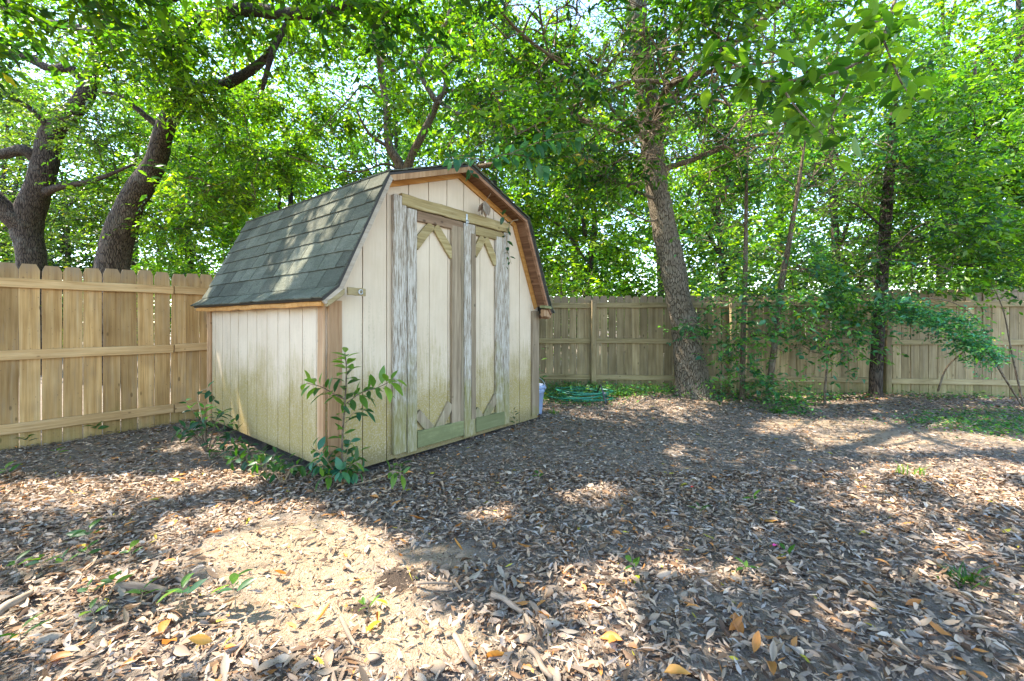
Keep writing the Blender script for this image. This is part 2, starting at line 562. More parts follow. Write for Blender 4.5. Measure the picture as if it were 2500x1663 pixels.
def ground_material():
    k = NT('bare_sandy_soil')
    pos, z = k.worldz()
    n1 = k.noise(pos, 1.1, 5, 0.6)
    n2 = k.noise(pos, 18, 5, 0.7)
    n3 = k.noise(pos, 110, 3, 0.7)
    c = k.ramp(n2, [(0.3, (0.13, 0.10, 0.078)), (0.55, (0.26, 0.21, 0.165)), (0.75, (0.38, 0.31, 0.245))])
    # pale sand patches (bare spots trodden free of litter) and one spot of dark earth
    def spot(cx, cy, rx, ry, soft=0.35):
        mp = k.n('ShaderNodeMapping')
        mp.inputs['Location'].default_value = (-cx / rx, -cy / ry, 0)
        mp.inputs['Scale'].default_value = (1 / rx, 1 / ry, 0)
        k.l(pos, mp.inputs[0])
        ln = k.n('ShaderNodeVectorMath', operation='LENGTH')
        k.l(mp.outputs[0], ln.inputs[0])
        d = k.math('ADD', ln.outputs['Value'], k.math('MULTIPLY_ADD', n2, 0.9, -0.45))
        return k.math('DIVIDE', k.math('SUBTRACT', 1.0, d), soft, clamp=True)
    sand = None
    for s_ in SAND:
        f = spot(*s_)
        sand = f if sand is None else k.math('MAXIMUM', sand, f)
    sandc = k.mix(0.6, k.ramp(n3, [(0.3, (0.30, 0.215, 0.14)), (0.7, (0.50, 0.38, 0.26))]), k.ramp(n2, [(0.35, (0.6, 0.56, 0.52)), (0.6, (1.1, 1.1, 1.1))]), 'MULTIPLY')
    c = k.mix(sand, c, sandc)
    dk = k.math('MAXIMUM', spot(-0.53, 1.99, 0.12, 0.12), spot(-0.62, 1.80, 0.07, 0.05))
    c = k.mix(k.math('MULTIPLY', dk, 0.9), c, (0.035, 0.024, 0.018))
    gr = k.ramp(n1, [(0.5, (0, 0, 0)), (0.72, (1, 1, 1))])
    c = k.mix(k.math('MULTIPLY', gr, 0.25), c, (0.09, 0.10, 0.035))
    k.base(c)
    k.rough(0.92, 0.2)
    k.bump(k.math('ADD', n2, k.math('MULTIPLY', n3, 0.6)), 1.0, 0.03)
    return k.m


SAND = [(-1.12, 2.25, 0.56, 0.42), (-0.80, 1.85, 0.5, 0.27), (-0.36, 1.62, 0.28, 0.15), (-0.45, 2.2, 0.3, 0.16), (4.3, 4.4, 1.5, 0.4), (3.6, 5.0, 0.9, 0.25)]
gx = np.concatenate([-np.geomspace(7, 260, 26)[::-1], np.linspace(-6.9, 8.9, 150), np.geomspace(9, 260, 26)])
gy = np.concatenate([-np.geomspace(1.0, 260, 26)[::-1], np.linspace(-0.9, 7.9, 100), np.geomspace(8, 260, 30)])
GX, GY = np.meshgrid(gx, gy)
GZ = ground_z(GX, GY)
nx, ny = len(gx), len(gy)
ii = (np.arange(ny - 1)[:, None] * nx + np.arange(nx - 1)[None, :]).ravel()
quads = np.stack([ii, ii + 1, ii + 1 + nx, ii + nx], 1)
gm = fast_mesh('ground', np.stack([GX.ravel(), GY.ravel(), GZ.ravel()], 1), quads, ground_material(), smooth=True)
ground = new_obj('ground', gm)
tag(ground, 'sandy ground of the yard under the leaf litter', None, kind='structure')


def gz(x, y):
    return float(ground_z(np.float64(x), np.float64(y)))


# ------------------------------------------------------------------ shed
TH = math.radians(39.2)
C0 = Vector((-1.354, 3.168, 0))
Dv = Vector((math.sin(TH), math.cos(TH), 0))        # along the front wall
Bv = Vector((-math.cos(TH), math.sin(TH), 0))       # along the side wall, away
W_, DEP = 2.61, 2.50                                  # width, depth
shed = thing('storage_shed', 'cream barn style garden shed with green shingled gambrel roof and double doors', 'shed', C0, math.pi / 2 - TH)


def shed_w(x, y, z):
    return C0 + Dv * x + Bv * y + Vector((0, 0, z))


# roof section (x, z) of the sheathing's underside
PROF = [(-0.115, 1.325), (0.0, 1.425), (0.425, 2.325), (1.305, 2.63), (2.19, 2.285), (2.60, 1.36), (2.675, 1.265)]


def roof_z(x):
    for (a, za), (b, zb) in zip(PROF[:-1], PROF[1:]):
        if a <= x <= b:
            return za + (zb - za) * (x - a) / (b - a)
    return 1.3


GR, GO = 0.2194, 0.286                 # groove spacing and offset on the front wall


def wall_boards(wall, axis, lo, hi, off, topf, botf, face, out, mat):
    """boards between grooves; axis 'x' = front/back wall, 'y' = side walls; face = coordinate of the wall face, out = outward sign"""
    edges = [lo]
    k = math.ceil((lo - off) / GR + 0.05)
    while off + k * GR < hi - 0.01:
        edges.append(off + k * GR)
        k += 1
    edges.append(hi)
    for i in range(len(edges) - 1):
        a, b = edges[i] + (0.0045 if i else 0), edges[i + 1] - (0.0045 if i < len(edges) - 2 else 0)
        if b - a < 0.01: continue
        t0, t1 = face, face + out * 0.012
        y0, y1 = min(t0, t1), max(t0, t1)
        cuts = [a] + [p[0] for p in PROF if a < p[0] < b and axis == 'x'] + [b]
        poly = [(a, botf(a)), (b, botf(b))] + [(c, topf(c)) for c in reversed(cuts)]
        m = MB()
        m.prism(poly, y0, y1)
        if axis == 'y':
            m.v = [(q[1], q[0], q[2]) for q in m.v]
        m.build('siding_board', mat, wall)


# backing sheets (the grooved sheet behind the boards)
def gable_poly(x0, x1, z0, drop=0.0):
    xs = [x0] + [p[0] for p in PROF if x0 < p[0] < x1] + [x1]
    return [(x0, z0), (x1, z0)] + [(x, roof_z(x) - drop) for x in reversed(xs)]


front = MB().prism(gable_poly(0.0, W_, 0.05, 0.004), 0.0, 0.03).build('front_wall', M['groove'], shed)
wall_boards(front, 'x', 0.0, 0.60, GO, lambda x: roof_z(x) - 0.006, lambda x: 0.042, 0.0, -1, M['siding'])
wall_boards(front, 'x', 2.0, W_, GO, lambda x: roof_z(x) - 0.006, lambda x: 0.03, 0.0, -1, M['siding'])
wall_boards(front, 'x', 0.60, 2.0, GO, lambda x: roof_z(x) - 0.006, lambda x: 2.12, 0.0, -1, M['siding'])
sill = MB()
sill.box(0.60, 2.0, -0.010, -0.0005, 0.03, 0.10)
sill.build('door_sill_board', M['siding'], front)
side = MB().box(0.0, 0.03, 0.031, DEP - 0.031, 0.12, 1.42).build('side_wall', M['groove'], shed)
wall_boards(side, 'y', 0.0, DEP, 0.1285, lambda y: 1.40, lambda y: 0.113, 0.0, -1, M['siding'])
side2 = MB().box(W_ - 0.03, W_, 0.031, DEP - 0.031, 0.06, 1.33).build('side_wall', M['groove'], shed)
wall_boards(side2, 'y', 0.0, DEP, 0.1285, lambda y: 1.33, lambda y: 0.04, W_, 1, M['siding'])
back = MB().prism(gable_poly(0.0, W_, 0.05, 0.004), DEP - 0.03, DEP).build('back_wall', M['groove'], shed)
wall_boards(back, 'x', 0.0, W_, GO, lambda x: roof_z(x) - 0.006, lambda x: 0.05, DEP, 1, M['siding'])
fl = MB()
fl.box(0.05, W_ - 0.05, 0.05, DEP - 0.05, 0.07, 0.14)
fl.build('floor_frame', M['dark'], shed)
for yy in (0.15, 1.2, 2.25):
    MB().box(0.06, W_ - 0.06, yy, yy + 0.1, -0.03, 0.075).build('skid', M['dark'], shed)

# corner boards
MB().rough((0.052, -0.024, 0.05), (0.052, -0.024, 1.335), (1, 0, 0), (0, 1, 0), 0.108, 0.022, 8).build('corner_board', M['raw'], shed)
MB().rough((-0.023, 0.03, 0.10), (-0.023, 0.03, 1.33), (0, 1, 0), (1, 0, 0), 0.085, 0.02, 8).build('corner_board', M['raw'], shed)
MB().rough((-0.023, DEP - 0.03, 0.10), (-0.023, DEP - 0.03, 1.33), (0, 1, 0), (1, 0, 0), 0.10, 0.02, 8).build('corner_board', M['raw'], shed)
MB().rough((W_ - 0.066, -0.024, 0.075), (W_ - 0.066, -0.024, 1.30), (1, 0, 0), (0, 1, 0), 0.135, 0.022, 8).build('corner_board', M['brown_z'], shed)
MB().rough((W_ + 0.023, 0.03, 0.075), (W_ + 0.023, 0.03, 1.25), (0, 1, 0), (1, 0, 0), 0.085, 0.02, 8).build('corner_board', M['brown_z'], shed)

# roof: sheathing, shingles, barge boards, soffit trim
RY0, RY1 = -0.19, 2.65
m = MB()
up = []
for i, (x, z) in enumerate(PROF):
    a = Vector((PROF[max(0, i - 1)][0], PROF[max(0, i - 1)][1]))
    b = Vector((PROF[min(len(PROF) - 1, i + 1)][0], PROF[min(len(PROF) - 1, i + 1)][1]))
    d = (b - a).normalized()
    up.append((x - d.y * 0.02, z + d.x * 0.02))
m.prism(PROF + up[::-1], RY0 + 0.01, RY1 - 0.01)
roof = m.build('roof', M['dark'], shed)


def shingle_mesh(wid, hgt, name='shingle'):
    """tab in local coords: x across, y up the slope (0 at the butt edge), z off the roof"""
    b = MB()
    n = 4
    for k in range(n + 1):
        x = -wid / 2 + wid * k / n
        e = random.uniform(-0.003, 0.003)
        lift = random.uniform(0.0, 0.004)
        b.v += [(x, e, 0.006 + lift), (x, hgt, 0.0005), (x, e, 0.017 + lift), (x, hgt, 0.005)]
    for k in range(n):
        a = k * 4
        b.f += [(a, a + 1, a + 5, a + 4), (a + 2, a + 6, a + 7, a + 3), (a, a + 4, a + 6, a + 2), (a + 1, a + 3, a + 7, a + 5)]
    b.f += [(0, 2, 3, 1), (n * 4, n * 4 + 1, n * 4 + 3, n * 4 + 2)]
    me = bpy.data.meshes.new(name)
    me.from_pydata(b.v, [], b.f)
    me.materials.append(M['shingle'])
    return me


TABW = 0.262
SH = [shingle_mesh(TABW - 0.010, 0.19) for _ in range(4)]


def shingle_slope(p_low, p_high, courses, outward, start=0, expo=None):
    """lay courses from the low edge up; p = (x, z) on the sheathing top"""
    a, b = Vector((p_low[0], 0, p_low[1])), Vector((p_high[0], 0, p_high[1]))
    d = (b - a)
    L = d.length
    d.normalize()
    xax = Vector((0, -1, 0)) if outward < 0 else Vector((0, 1, 0))
    nrm = xax.cross(d).normalized()
    if nrm.z < 0: nrm = -nrm; xax = -xax
    ex = expo or L / courses
    for r in range(courses):
        h = min(0.19, L - r * ex + 0.02)
        off = 0.5 * TABW * ((r + start) % 2)
        y = RY0 - 0.012 + off - TABW
        while y < RY1:
            y0, y1 = max(y, RY0 - 0.012), min(y + TABW, RY1 + 0.012)
            if y1 - y0 > 0.03:
                wid = y1 - y0
                full = abs(wid - TABW) < 1e-4 and h > 0.185
                me = random.choice(SH) if full else shingle_mesh(wid - 0.010, h)
                o = new_obj('shingle', me, roof)
                org = a + d * (r * ex - (0.012 if r == 0 else 0) + random.uniform(-0.003, 0.003)) + Vector((0, (y0 + y1) / 2, 0)) + nrm * 0.002
                o.matrix_local = Matrix(((xax.x, d.x, nrm.x, org.x), (xax.y, d.y, nrm.y, org.y), (xax.z, d.z, nrm.z, org.z), (0, 0, 0, 1)))
            y += TABW


shingle_slope(up[0], up[1], 1, -1, 1)
shingle_slope(up[1], up[2], 7, -1, 0)
shingle_slope(up[2], up[3], 6, -1, 1)
shingle_slope(up[6], up[5], 1, 1, 1)
shingle_slope(up[5], up[4], 7, 1, 0)
shingle_slope(up[4], up[3], 6, 1, 1)
# ridge cap pieces
for k in range(12):
    y0 = RY0 - 0.01 + k * 0.237
    pk = up[3]
    q = MB()
    for dy, lift in ((0, 0.016), (0.245, 0.008)):
        q.v += [(pk[0] - 0.11, y0 + dy, pk[1] - 0.033 + lift), (pk[0], y0 + dy, pk[1] + 0.006 + lift), (pk[0] + 0.11, y0 + dy, pk[1] - 0.038 + lift),
                (pk[0] - 0.11, y0 + dy, pk[1] - 0.039 + lift), (pk[0], y0 + dy, pk[1] + lift), (pk[0] + 0.11, y0 + dy, pk[1] - 0.044 + lift)]
    q.f += [(0, 1, 7, 6), (1, 2, 8, 7), (3, 9, 10, 4), (4, 10, 11, 5), (0, 3, 4, 1), (1, 4, 5, 2), (6, 7, 10, 9), (7, 8, 11, 10), (0, 6, 9, 3), (2, 5, 11, 8)]
    q.build('ridge_cap', M['shingle'], roof)


def under(p, q, drop):
    """quad strip under the segment p-q of the roof section, drop deep, perpendicular"""
    a, b = Vector(p), Vector(q)
    d = (b - a).normalized()
    n = Vector((d.y, -d.x))
    return [tuple(a), tuple(b), tuple(b + n * drop), tuple(a + n * drop)]


def inward(p, q, drop):
    pts = under(p, q, drop)
    cx, cz = 1.3, 1.6
    mid = Vector(((pts[2][0] + pts[3][0]) / 2, (pts[2][1] + pts[3][1]) / 2))
    m0 = Vector(((pts[0][0] + pts[1][0]) / 2, (pts[0][1] + pts[1][1]) / 2))
    if (mid - Vector((cx, cz))).length > (m0 - Vector((cx, cz))).length:
        pts = under(p, q, -drop)
    return pts


def mitre_poly(i, d0, d1):
    """section of a band between depth d0 and d1 below roof segment i, mitred with its neighbours"""
    def off(j, dd):
        p = Vector(PROF[j])
        ns = []
        for s_ in (j - 1, j):
            if 0 <= s_ < len(PROF) - 1:
                d = (Vector(PROF[s_ + 1]) - Vector(PROF[s_])).normalized()
                ns.append(Vector((d.y, -d.x)))
        n = sum(ns, Vector((0, 0)))
        n.normalize()
        return p + n * (dd / max(0.4, n.dot(ns[0])))
    return [tuple(off(i, d0)), tuple(off(i + 1, d0)), tuple(off(i + 1, d1)), tuple(off(i, d1))]


for i in range(6):
    for (ya, yb) in ((RY0 + 0.012, RY0 + 0.042), (RY1 - 0.042, RY1 - 0.012)):
        depth = (0.03, 0.034, 0.045, 0.03, 0.03, 0.03)[i]
        MB().prism(mitre_poly(i, 0.001, depth), ya, yb).build('barge_board', M['rake'] if i > 2 else M['raw'] if i == 2 else M['pale'], shed)
    if 1 <= i <= 4:
        MB().prism(mitre_poly(i, 0.001, 0.018), RY0 + 0.044, -0.0335).build('soffit', M['soffit'] if i > 2 else M['orange'], shed)
        MB().prism(mitre_poly(i, 0.02, 0.075 if i > 1 else 0.03), -0.032, -0.0135).build('gable_trim', M['orange'], shed)
# eaves: fascia, soffit strip, tail blocks
MB().rough((-0.10, RY0 + 0.05, 1.302), (-0.10, RY1 - 0.05, 1.302), (0, 0, 1), (1, 0, 0), 0.036, 0.02, 14, 0.006).build('fascia', M['orange'], shed)
MB().box(-0.088, -0.014, RY0 + 0.05, RY1 - 0.05, 1.318, 1.332).build('soffit', M['orange'], shed)
MB().rough((2.655, RY0 + 0.05, 1.235), (2.655, RY1 - 0.05, 1.235), (0, 0, 1), (1, 0, 0), 0.055, 0.02, 14, 0.004).build('fascia', M['rake'], shed)
blk = MB().rough((-0.085, RY0 + 0.03, 1.305), (0.04, RY0 + 0.03, 1.395), (0, 0, 1), (0, 1, 0), 0.045, 0.04, 4).build('eave_block', M['rail_grey'], shed)
blk2 = MB().rough((0.06, RY0 + 0.006, 1.40), (0.20, RY0 + 0.006, 1.395), (0, 0, 1), (0, 1, 0), 0.055, 0.02, 4).build('eave_block', M['rail_grey'], shed)
ring = [(0.15 + 0.016 * math.cos(a), RY0 - 0.018, 1.395 + 0.016 * math.sin(a)) for a in np.linspace(0.4, 2 * math.pi, 11)]
MB().tube([(0.15, RY0 + 0.0, 1.395)] + ring[::-1], [0.004, 0.004], 6, 1).build('screw_eye', M['metal'], blk2)
MB().rough((2.48, RY0 + 0.018, 1.345), (2.62, RY0 + 0.018, 1.335), (0, 0, 1), (0, 1, 0), 0.03, 0.07, 4).build('eave_block', M['moss_rail'], shed)
MB().rough((2.53, RY0 + 0.05, 1.275), (2.67, RY0 + 0.05, 1.26), (0, 0, 1), (0, 1, 0), 0.085, 0.05, 4).build('eave_block', M['raw'], shed)

# door frame and doors
MB().rough((0.612, -0.034, 0.085), (0.612, -0.034, 2.225), (1, 0, 0), (0, 1, 0), 0.130, 0.04, 18, 0.003).build('door_frame_post', M['peel'], shed)
MB().rough((1.993, -0.034, 0.075), (1.993, -0.034, 2.13), (1, 0, 0), (0, 1, 0), 0.088, 0.04, 18, 0.003).build('door_frame_post', M['peel'], shed)
MB().rough((0.625, -0.0365, 2.20), (2.04, -0.0365, 2.185), (0, 0, 1), (0, 1, 0), 0.10, 0.045, 16, 0.004).build('door_header', M['olive'], shed)


def corner_brace(door, a, b, mat, w=0.085):
    MB().rough((a[0], -0.036, a[1]), (b[0], -0.036, b[1]), Vector((b[0] - a[0], 0, b[1] - a[1])).cross(Vector((0, 1, 0))), (0, 1, 0), w, 0.026, 4, 0.003).build('brace', mat, door)


def door_leaf(x0, x1, s0, s1, mats, zb, zt, rail_mat, braces):
    panel = MB().box(x0 + 0.01, x1 - 0.01, -0.010, -0.002, zb + 0.02, zt - 0.02).build('door', M['groove'], shed)
    edges = [x0 + 0.005]
    k = math.ceil((x0 - GO) / GR)
    while GO + k * GR < x1 - 0.01:
        if GO + k * GR > edges[-1] + 0.03: edges.append(GO + k * GR)
        k += 1
    edges.append(x1 - 0.005)
    for a, b in zip(edges[:-1], edges[1:]):
        MB().box(a + 0.003, b - 0.003, -0.022, -0.0105, zb, zt - 0.005).build('panel_board', M['siding'], panel)
    MB().rough((x0 + s0 / 2, -0.039, zb - 0.015), (x0 + s0 / 2, -0.039, zt), (1, 0, 0), (0, 1, 0), s0, 0.032, 18, 0.0025).build('stile', mats[0], panel)
    MB().rough((x1 - s1 / 2, -0.039, zb + 0.0), (x1 - s1 / 2, -0.039, zt - 0.06), (1, 0, 0), (0, 1, 0), s1, 0.032, 18, 0.0025).build('stile', mats[1], panel)
    MB().rough((x0 + s0 + 0.002, -0.0375, zt - 0.045), (x1 - 0.002, -0.0375, zt - 0.05), (0, 0, 1), (0, 1, 0), 0.088, 0.029, 8).build('rail', rail_mat, panel)
    MB().rough((x0 + s0 + 0.002, -0.0435, zb + 0.075), (x1 - 0.002, -0.0435, zb + 0.07), (0, 0, 1), (0, 1, 0), 0.145, 0.036, 8).build('rail', M['moss_rail'], panel)
    for a, b, mt in braces:
        corner_brace(panel, a, b, mt)
    return panel


d1 = door_leaf(0.685, 1.337, 0.10, 0.145, (M['peel'], M['brown_z']), 0.085, 2.138, M['brown_rail'],
               [((0.77, 1.83), (0.955, 2.04), M['olive']), ((1.0, 2.04), (1.215, 1.79), M['olive']),
                ((0.79, 0.38), (0.965, 0.20), M['olive_z']), ((1.185, 0.41), (1.03, 0.20), M['olive_z'])])
d2 = door_leaf(1.352, 1.946, 0.155, 0.125, (M['peel'], M['peel']), 0.075, 2.128, M['olive'],
               [((1.50, 1.84), (1.63, 2.03), M['olive']), ((1.66, 2.03), (1.83, 1.78), M['olive']),
                ((1.52, 0.30), (1.60, 0.19), M['olive_z']), ((1.835, 0.39), (1.66, 0.20), M['olive_z'])])
MB().rough((1.475, -0.058, 0.22), (1.475, -0.058, 2.04), (1, 0, 0), (0, 1, 0), 0.06, 0.006, 12, 0.002).build('batten', M['brown_z'], d2)
MB().rough((1.322, -0.0575, 0.22), (1.322, -0.0575, 2.04), (1, 0, 0), (0, 1, 0), 0.03, 0.005, 12, 0.002).build('batten', M['olive_z'], d1)
hasp = MB()
hasp.box(1.365, 1.385, -0.064, -0.0595, 2.10, 2.215)
hasp.tube([(1.375, -0.064, 2.12), (1.375, -0.085, 2.125), (1.375, -0.085, 2.15), (1.375, -0.064, 2.155)], [0.004, 0.004], 6, 2)
hasp.build('latch', M['metal'], shed)

# ------------------------------------------------------------------ fences
def picket_mesh(w, h, th, mat, seg=5):
    b = MB()
    c = 0.022
    xs = [(-w / 2, -w / 2, -w / 2)]
    n0 = 0
    prev = None
    zs = [(-0.06)] + [h * k / seg for k in range(1, seg)] + [h - c * 1.5, h]
    for i, z in enumerate(zs):
        j = random.uniform(-0.002, 0.002)
        bow = random.uniform(-0.0025, 0.0025)
        ww = w / 2 - (c if i == len(zs) - 1 else 0)
        b.v += [(-ww + j, -th / 2 + bow, z), (ww + j, -th / 2 + bow, z), (ww + j, th / 2 + bow, z), (-ww + j, th / 2 + bow, z)]
    for i in range(len(zs) - 1):
        a = i * 4
        for q in range(4):
            b.f.append((a + q, a + (q + 1) % 4, a + 4 + (q + 1) % 4, a + 4 + q))
    b.f += [(3, 2, 1, 0), tuple(len(b.v) - 4 + q for q in range(4))]
    me = bpy.data.meshes.new('picket')
    me.from_pydata(b.v, [], b.f)
    me.materials.append(mat)
    return me


def fence(name, label, p0, p1, pw, h_of, mats, rails, posts, facing, gap=(0.001, 0.007)):
    """pickets on the far side, rails on the near side; facing = unit vector to the yard"""
    p0, p1 = Vector(p0), Vector(p1)
    d = (p1 - p0)
    L = d.length
    d.normalize()
    rz = math.atan2(d.y, d.x)
    root = thing(name, label, 'fence', p0, rz)
    fy = facing                                           # +1/-1 along local y towards the yard
    variants = [picket_mesh(pw * s_, 1.0, 0.016, mats[0]) for s_ in (0.97, 1.0, 1.02, 0.985, 1.0)]
    hv = {}
    x = 0.0
    while x < L:
        me = random.choice(variants)
        o = new_obj('picket', me, root)
        w = pw
        h = h_of(x) + random.uniform(-0.012, 0.012)
        o.location = (x + w / 2, -fy * 0.009 + random.uniform(-0.003, 0.003), 0)
        o.scale = (1, 1, h)
        o.rotation_euler = (random.gauss(0, 0.004), random.gauss(0, 0.0028), random.gauss(0, 0.03))
        x += w + random.uniform(*gap)
    cuts = [0.0] + list(posts) + [L]
    for (z, hh) in rails:
        for a, b in zip(cuts[:-1], cuts[1:]):
            if b - a < 0.1: continue
            dz = random.uniform(-0.012, 0.012)
            yy = fy * 0.022
            MB().rough((a + 0.006, yy, z + h_of((a + b) / 2) * 0 + dz), (b - 0.006, yy, z + dz + random.uniform(-0.01, 0.01)), (0, 0, 1), (0, 1, 0), hh, 0.036, max(3, int((b - a) * 3)), 0.0035).build('rail', mats[1], root)
    return root


FA = Vector((-4.69, 4.109, 0)) - Dv * 1.7
COR = Vector((-1.787, 7.67, 0))
fence_l = fence('board_fence', 'golden brown board fence with dog eared pickets and three rails behind the shed roof', FA, COR, 0.139,
                lambda x: 1.755 - 0.02 * math.sin(x * 0.8), (M['picket_gold'], M['rail_gold']), [(1.54, 0.088), (0.862, 0.09), (0.158, 0.095)], [2.9, 5.4], -1, gap=(0.002, 0.008))
FB = Vector((9.6, 6.685, 0))
BL = (FB - COR).length
bd = (FB - COR).normalized()


def post_x(u, Y):
    return (at(u, HOR, Y).xy - COR.xy).dot(bd.xy)


bposts = [post_x(1448, 7.39), post_x(1783, 7.21), post_x(2158, 7.0)]
bposts = [bposts[0] - 2.35] + bposts + [bposts[-1] + 2.4]
fence_b = fence('board_fence', 'weathered grey board fence with square posts behind the big leaning tree', COR, FB, 0.127,
                lambda x: 1.60 if x < bposts[3] else 1.68, (M['picket_grey'], M['rail_grey']), [(1.455, 0.085), (0.84, 0.085), (0.225, 0.085)], bposts, -1, gap=(0.001, 0.009))
for px in bposts:
    MB().rough((px, -0.065, -0.1), (px + 0.006, -0.065, 1.53), (1, 0, 0), (0, 1, 0), 0.09, 0.09, 8, 0.003).build('post', M['picket_grey'], fence_b)

# ------------------------------------------------------------------ sun gaps carved into the leaf canopy to place the sun patches
SUNP = [(-1.15, 2.33, 0.59, 0.26), (-1.54, 2.6, 0.49, 0.21), (-0.85, 1.95, 0.54, 0.24), (-0.47, 1.67, 0.36, 0.09), (-1.15, 1.63, 0.28, 0.05), (-0.32, 1.55, 0.22, 0.11),
        (-2.92, 3.1, 0.96, 0.14), (-2.12, 3.26, 0.46, 0.17), (-3.09, 2.85, 0.4, 0.1), (-2.62, 4.03, 0.3, 0.1), (-1.87, 1.98, 0.22, 0.08), (-1.97, 1.76, 0.2, 0.07), (-1.61, 1.62, 0.22, 0.0),
        (0.48, 3.03, 0.23, 0.18), (0.16, 3.3, 0.12, 0.1), (-0.13, 2.7, 0.15, 0.07), (0.36, 1.93, 0.11, 0.12), (0.74, 2.11, 0.24, 0.02), (0.30, 1.63, 0.16, 0.02), (1.06, 2.04, 0.12, 0.0),
        (1.31, 1.73, 0.10, -0.02), (0.07, 1.47, 0.18, -0.02), (4.0, 5.0, 1.08, 0.24), (3.99, 4.25, 1.2, 0.29), (3.56, 3.44, 0.65, 0.19), (3.26, 2.89, 0.24, 0.16), (3.11, 4.71, 0.44, 0.18),
        (0.99, 4.99, 0.19, 0.16), (4.69, 6.22, 0.7, 0.18), (2.02, 6.9, 0.52, 0.19)]
ROOFP = [(-1.576, 3.839, 2.23, 0.09), (-1.62, 3.817, 2.133, 0.08), (-1.697, 3.788, 1.983, 0.05), (-1.664, 3.659, 1.818, 0.055), (-1.715, 3.635, 1.711, 0.06), (-1.747, 3.595, 1.604, 0.07),
         (-1.808, 3.582, 1.501, 0.07), (-1.903, 3.603, 1.408, 0.08), (-2.056, 3.695, 1.354, 0.06), (-1.319, 3.539, 2.081, 0.035), (-1.329, 3.477, 1.967, 0.035), (-1.52, 3.62, 2.02, 0.04), (-1.47, 3.5, 1.86, 0.035), (-1.95, 3.9, 1.75, 0.05), (-2.15, 4.0, 1.6, 0.05), (-2.05, 4.15, 2.0, 0.05), (-1.9, 4.1, 2.2, 0.045), (-2.45, 4.35, 1.7, 0.04),
         (4.15, 6.2, 1.3, 0.45), (5.55, 5.65, 1.1, 0.5), (5.0, 6.2, 2.0, 0.5), (3.3, 6.4, 1.4, 0.3), (6.0, 5.8, 1.6, 0.4)]


_fr = random.Random(5)
for _ in range(60):                                   # small sun flecks all over the yard
    _y = math.sqrt(_fr.uniform(1.3 ** 2, 6.5 ** 2))
    SUNP.append((_fr.uniform(-1.1, 1.2) * _y, _y, _fr.uniform(-0.02, 0.10), _fr.uniform(-0.03, 0.03)))


def sun_gap(P):
    """true for points whose shadow would fall on one of the sunny spots"""
    sx, sy = SUN.x / SUN.z, SUN.y / SUN.z
    out = np.zeros(len(P), bool)
    wob = 0.35 * np.sin(P[:, 0] * 5.1 + P[:, 2] * 3) * np.cos(P[:, 1] * 4.3) + RNG.normal(0, 0.12, len(P))
    gx_, gy_ = P[:, 0] - P[:, 2] * sx, P[:, 1] - P[:, 2] * sy
    for cx, cy, a, b in SUNP:
        out |= ((gx_ - cx) / (a + 0.09)) ** 2 + ((gy_ - cy) / (b + 0.095)) ** 2 < (1.0 + 0.6 * wob)
    for cx, cy, cz, r in ROOFP:
        qx, qy = P[:, 0] - (P[:, 2] - cz) * sx, P[:, 1] - (P[:, 2] - cz) * sy
        out |= (P[:, 2] > cz + 0.3) & ((qx - cx) ** 2 + (qy - cy) ** 2 < (r + 0.09) ** 2 * (1 + 0.5 * wob))
    return out


# ------------------------------------------------------------------ foliage
def unit(a):
    return a / np.maximum(np.linalg.norm(a, axis=1, keepdims=True), 1e-9)


def leaf_arrays(base, d, nrm, L, W, simple_=False):
    """five vertices and four triangles per leaf, folded along the midrib and bent down at the tip"""
    n = len(base)
    d = unit(d)
    s_ = unit(np.cross(nrm, d))
    nr = unit(np.cross(d, s_))
    L = np.broadcast_to(np.asarray(L), (n,))[:, None]
    W = np.broadcast_to(np.asarray(W), (n,))[:, None]
    mid = base + d * L * 0.48
    tip = base + d * L - nr * L * RNG.uniform(0.02, 0.22, (n, 1))
    fold = RNG.uniform(0.02, 0.35, (n, 1))
    l_ = mid + s_ * W / 2 + nr * W * 0.5 * fold
    r_ = mid - s_ * W / 2 + nr * W * 0.5 * fold
    if simple_:
        V = np.stack([base, l_, tip, r_], 1).reshape(-1, 3)
        k = np.arange(n)[:, None] * 4
        return V, np.stack([k + [0, 1, 2], k + [0, 2, 3]], 1).reshape(-1, 3)
    V = np.stack([base, l_, mid, r_, tip], 1).reshape(-1, 3)
    k = np.arange(n)[:, None] * 5
    T = np.stack([k + [0, 1, 2], k + [0, 2, 3], k + [1, 4, 2], k + [2, 4, 3]], 1).reshape(-1, 3)
    return V, T


PAL = {
    'teal': np.array([(0.06, 0.21, 0.13), (0.08, 0.25, 0.15), (0.10, 0.26, 0.10), (0.05, 0.17, 0.12), (0.14, 0.28, 0.09)]),
    'bright': np.array([(0.11, 0.22, 0.014), (0.15, 0.26, 0.015), (0.07, 0.17, 0.016), (0.20, 0.30, 0.018), (0.045, 0.12, 0.028)]),
    'mid': np.array([(0.07, 0.17, 0.016), (0.10, 0.20, 0.016), (0.05, 0.13, 0.022), (0.14, 0.25, 0.02), (0.03, 0.095, 0.035)]),
    'oak': np.array([(0.07, 0.13, 0.03), (0.10, 0.165, 0.035), (0.05, 0.10, 0.028), (0.14, 0.19, 0.04), (0.04, 0.085, 0.03)]),
    'cool': np.array([(0.04, 0.15, 0.06), (0.06, 0.18, 0.065), (0.09, 0.21, 0.05), (0.04, 0.12, 0.06), (0.12, 0.24, 0.04)]),
}


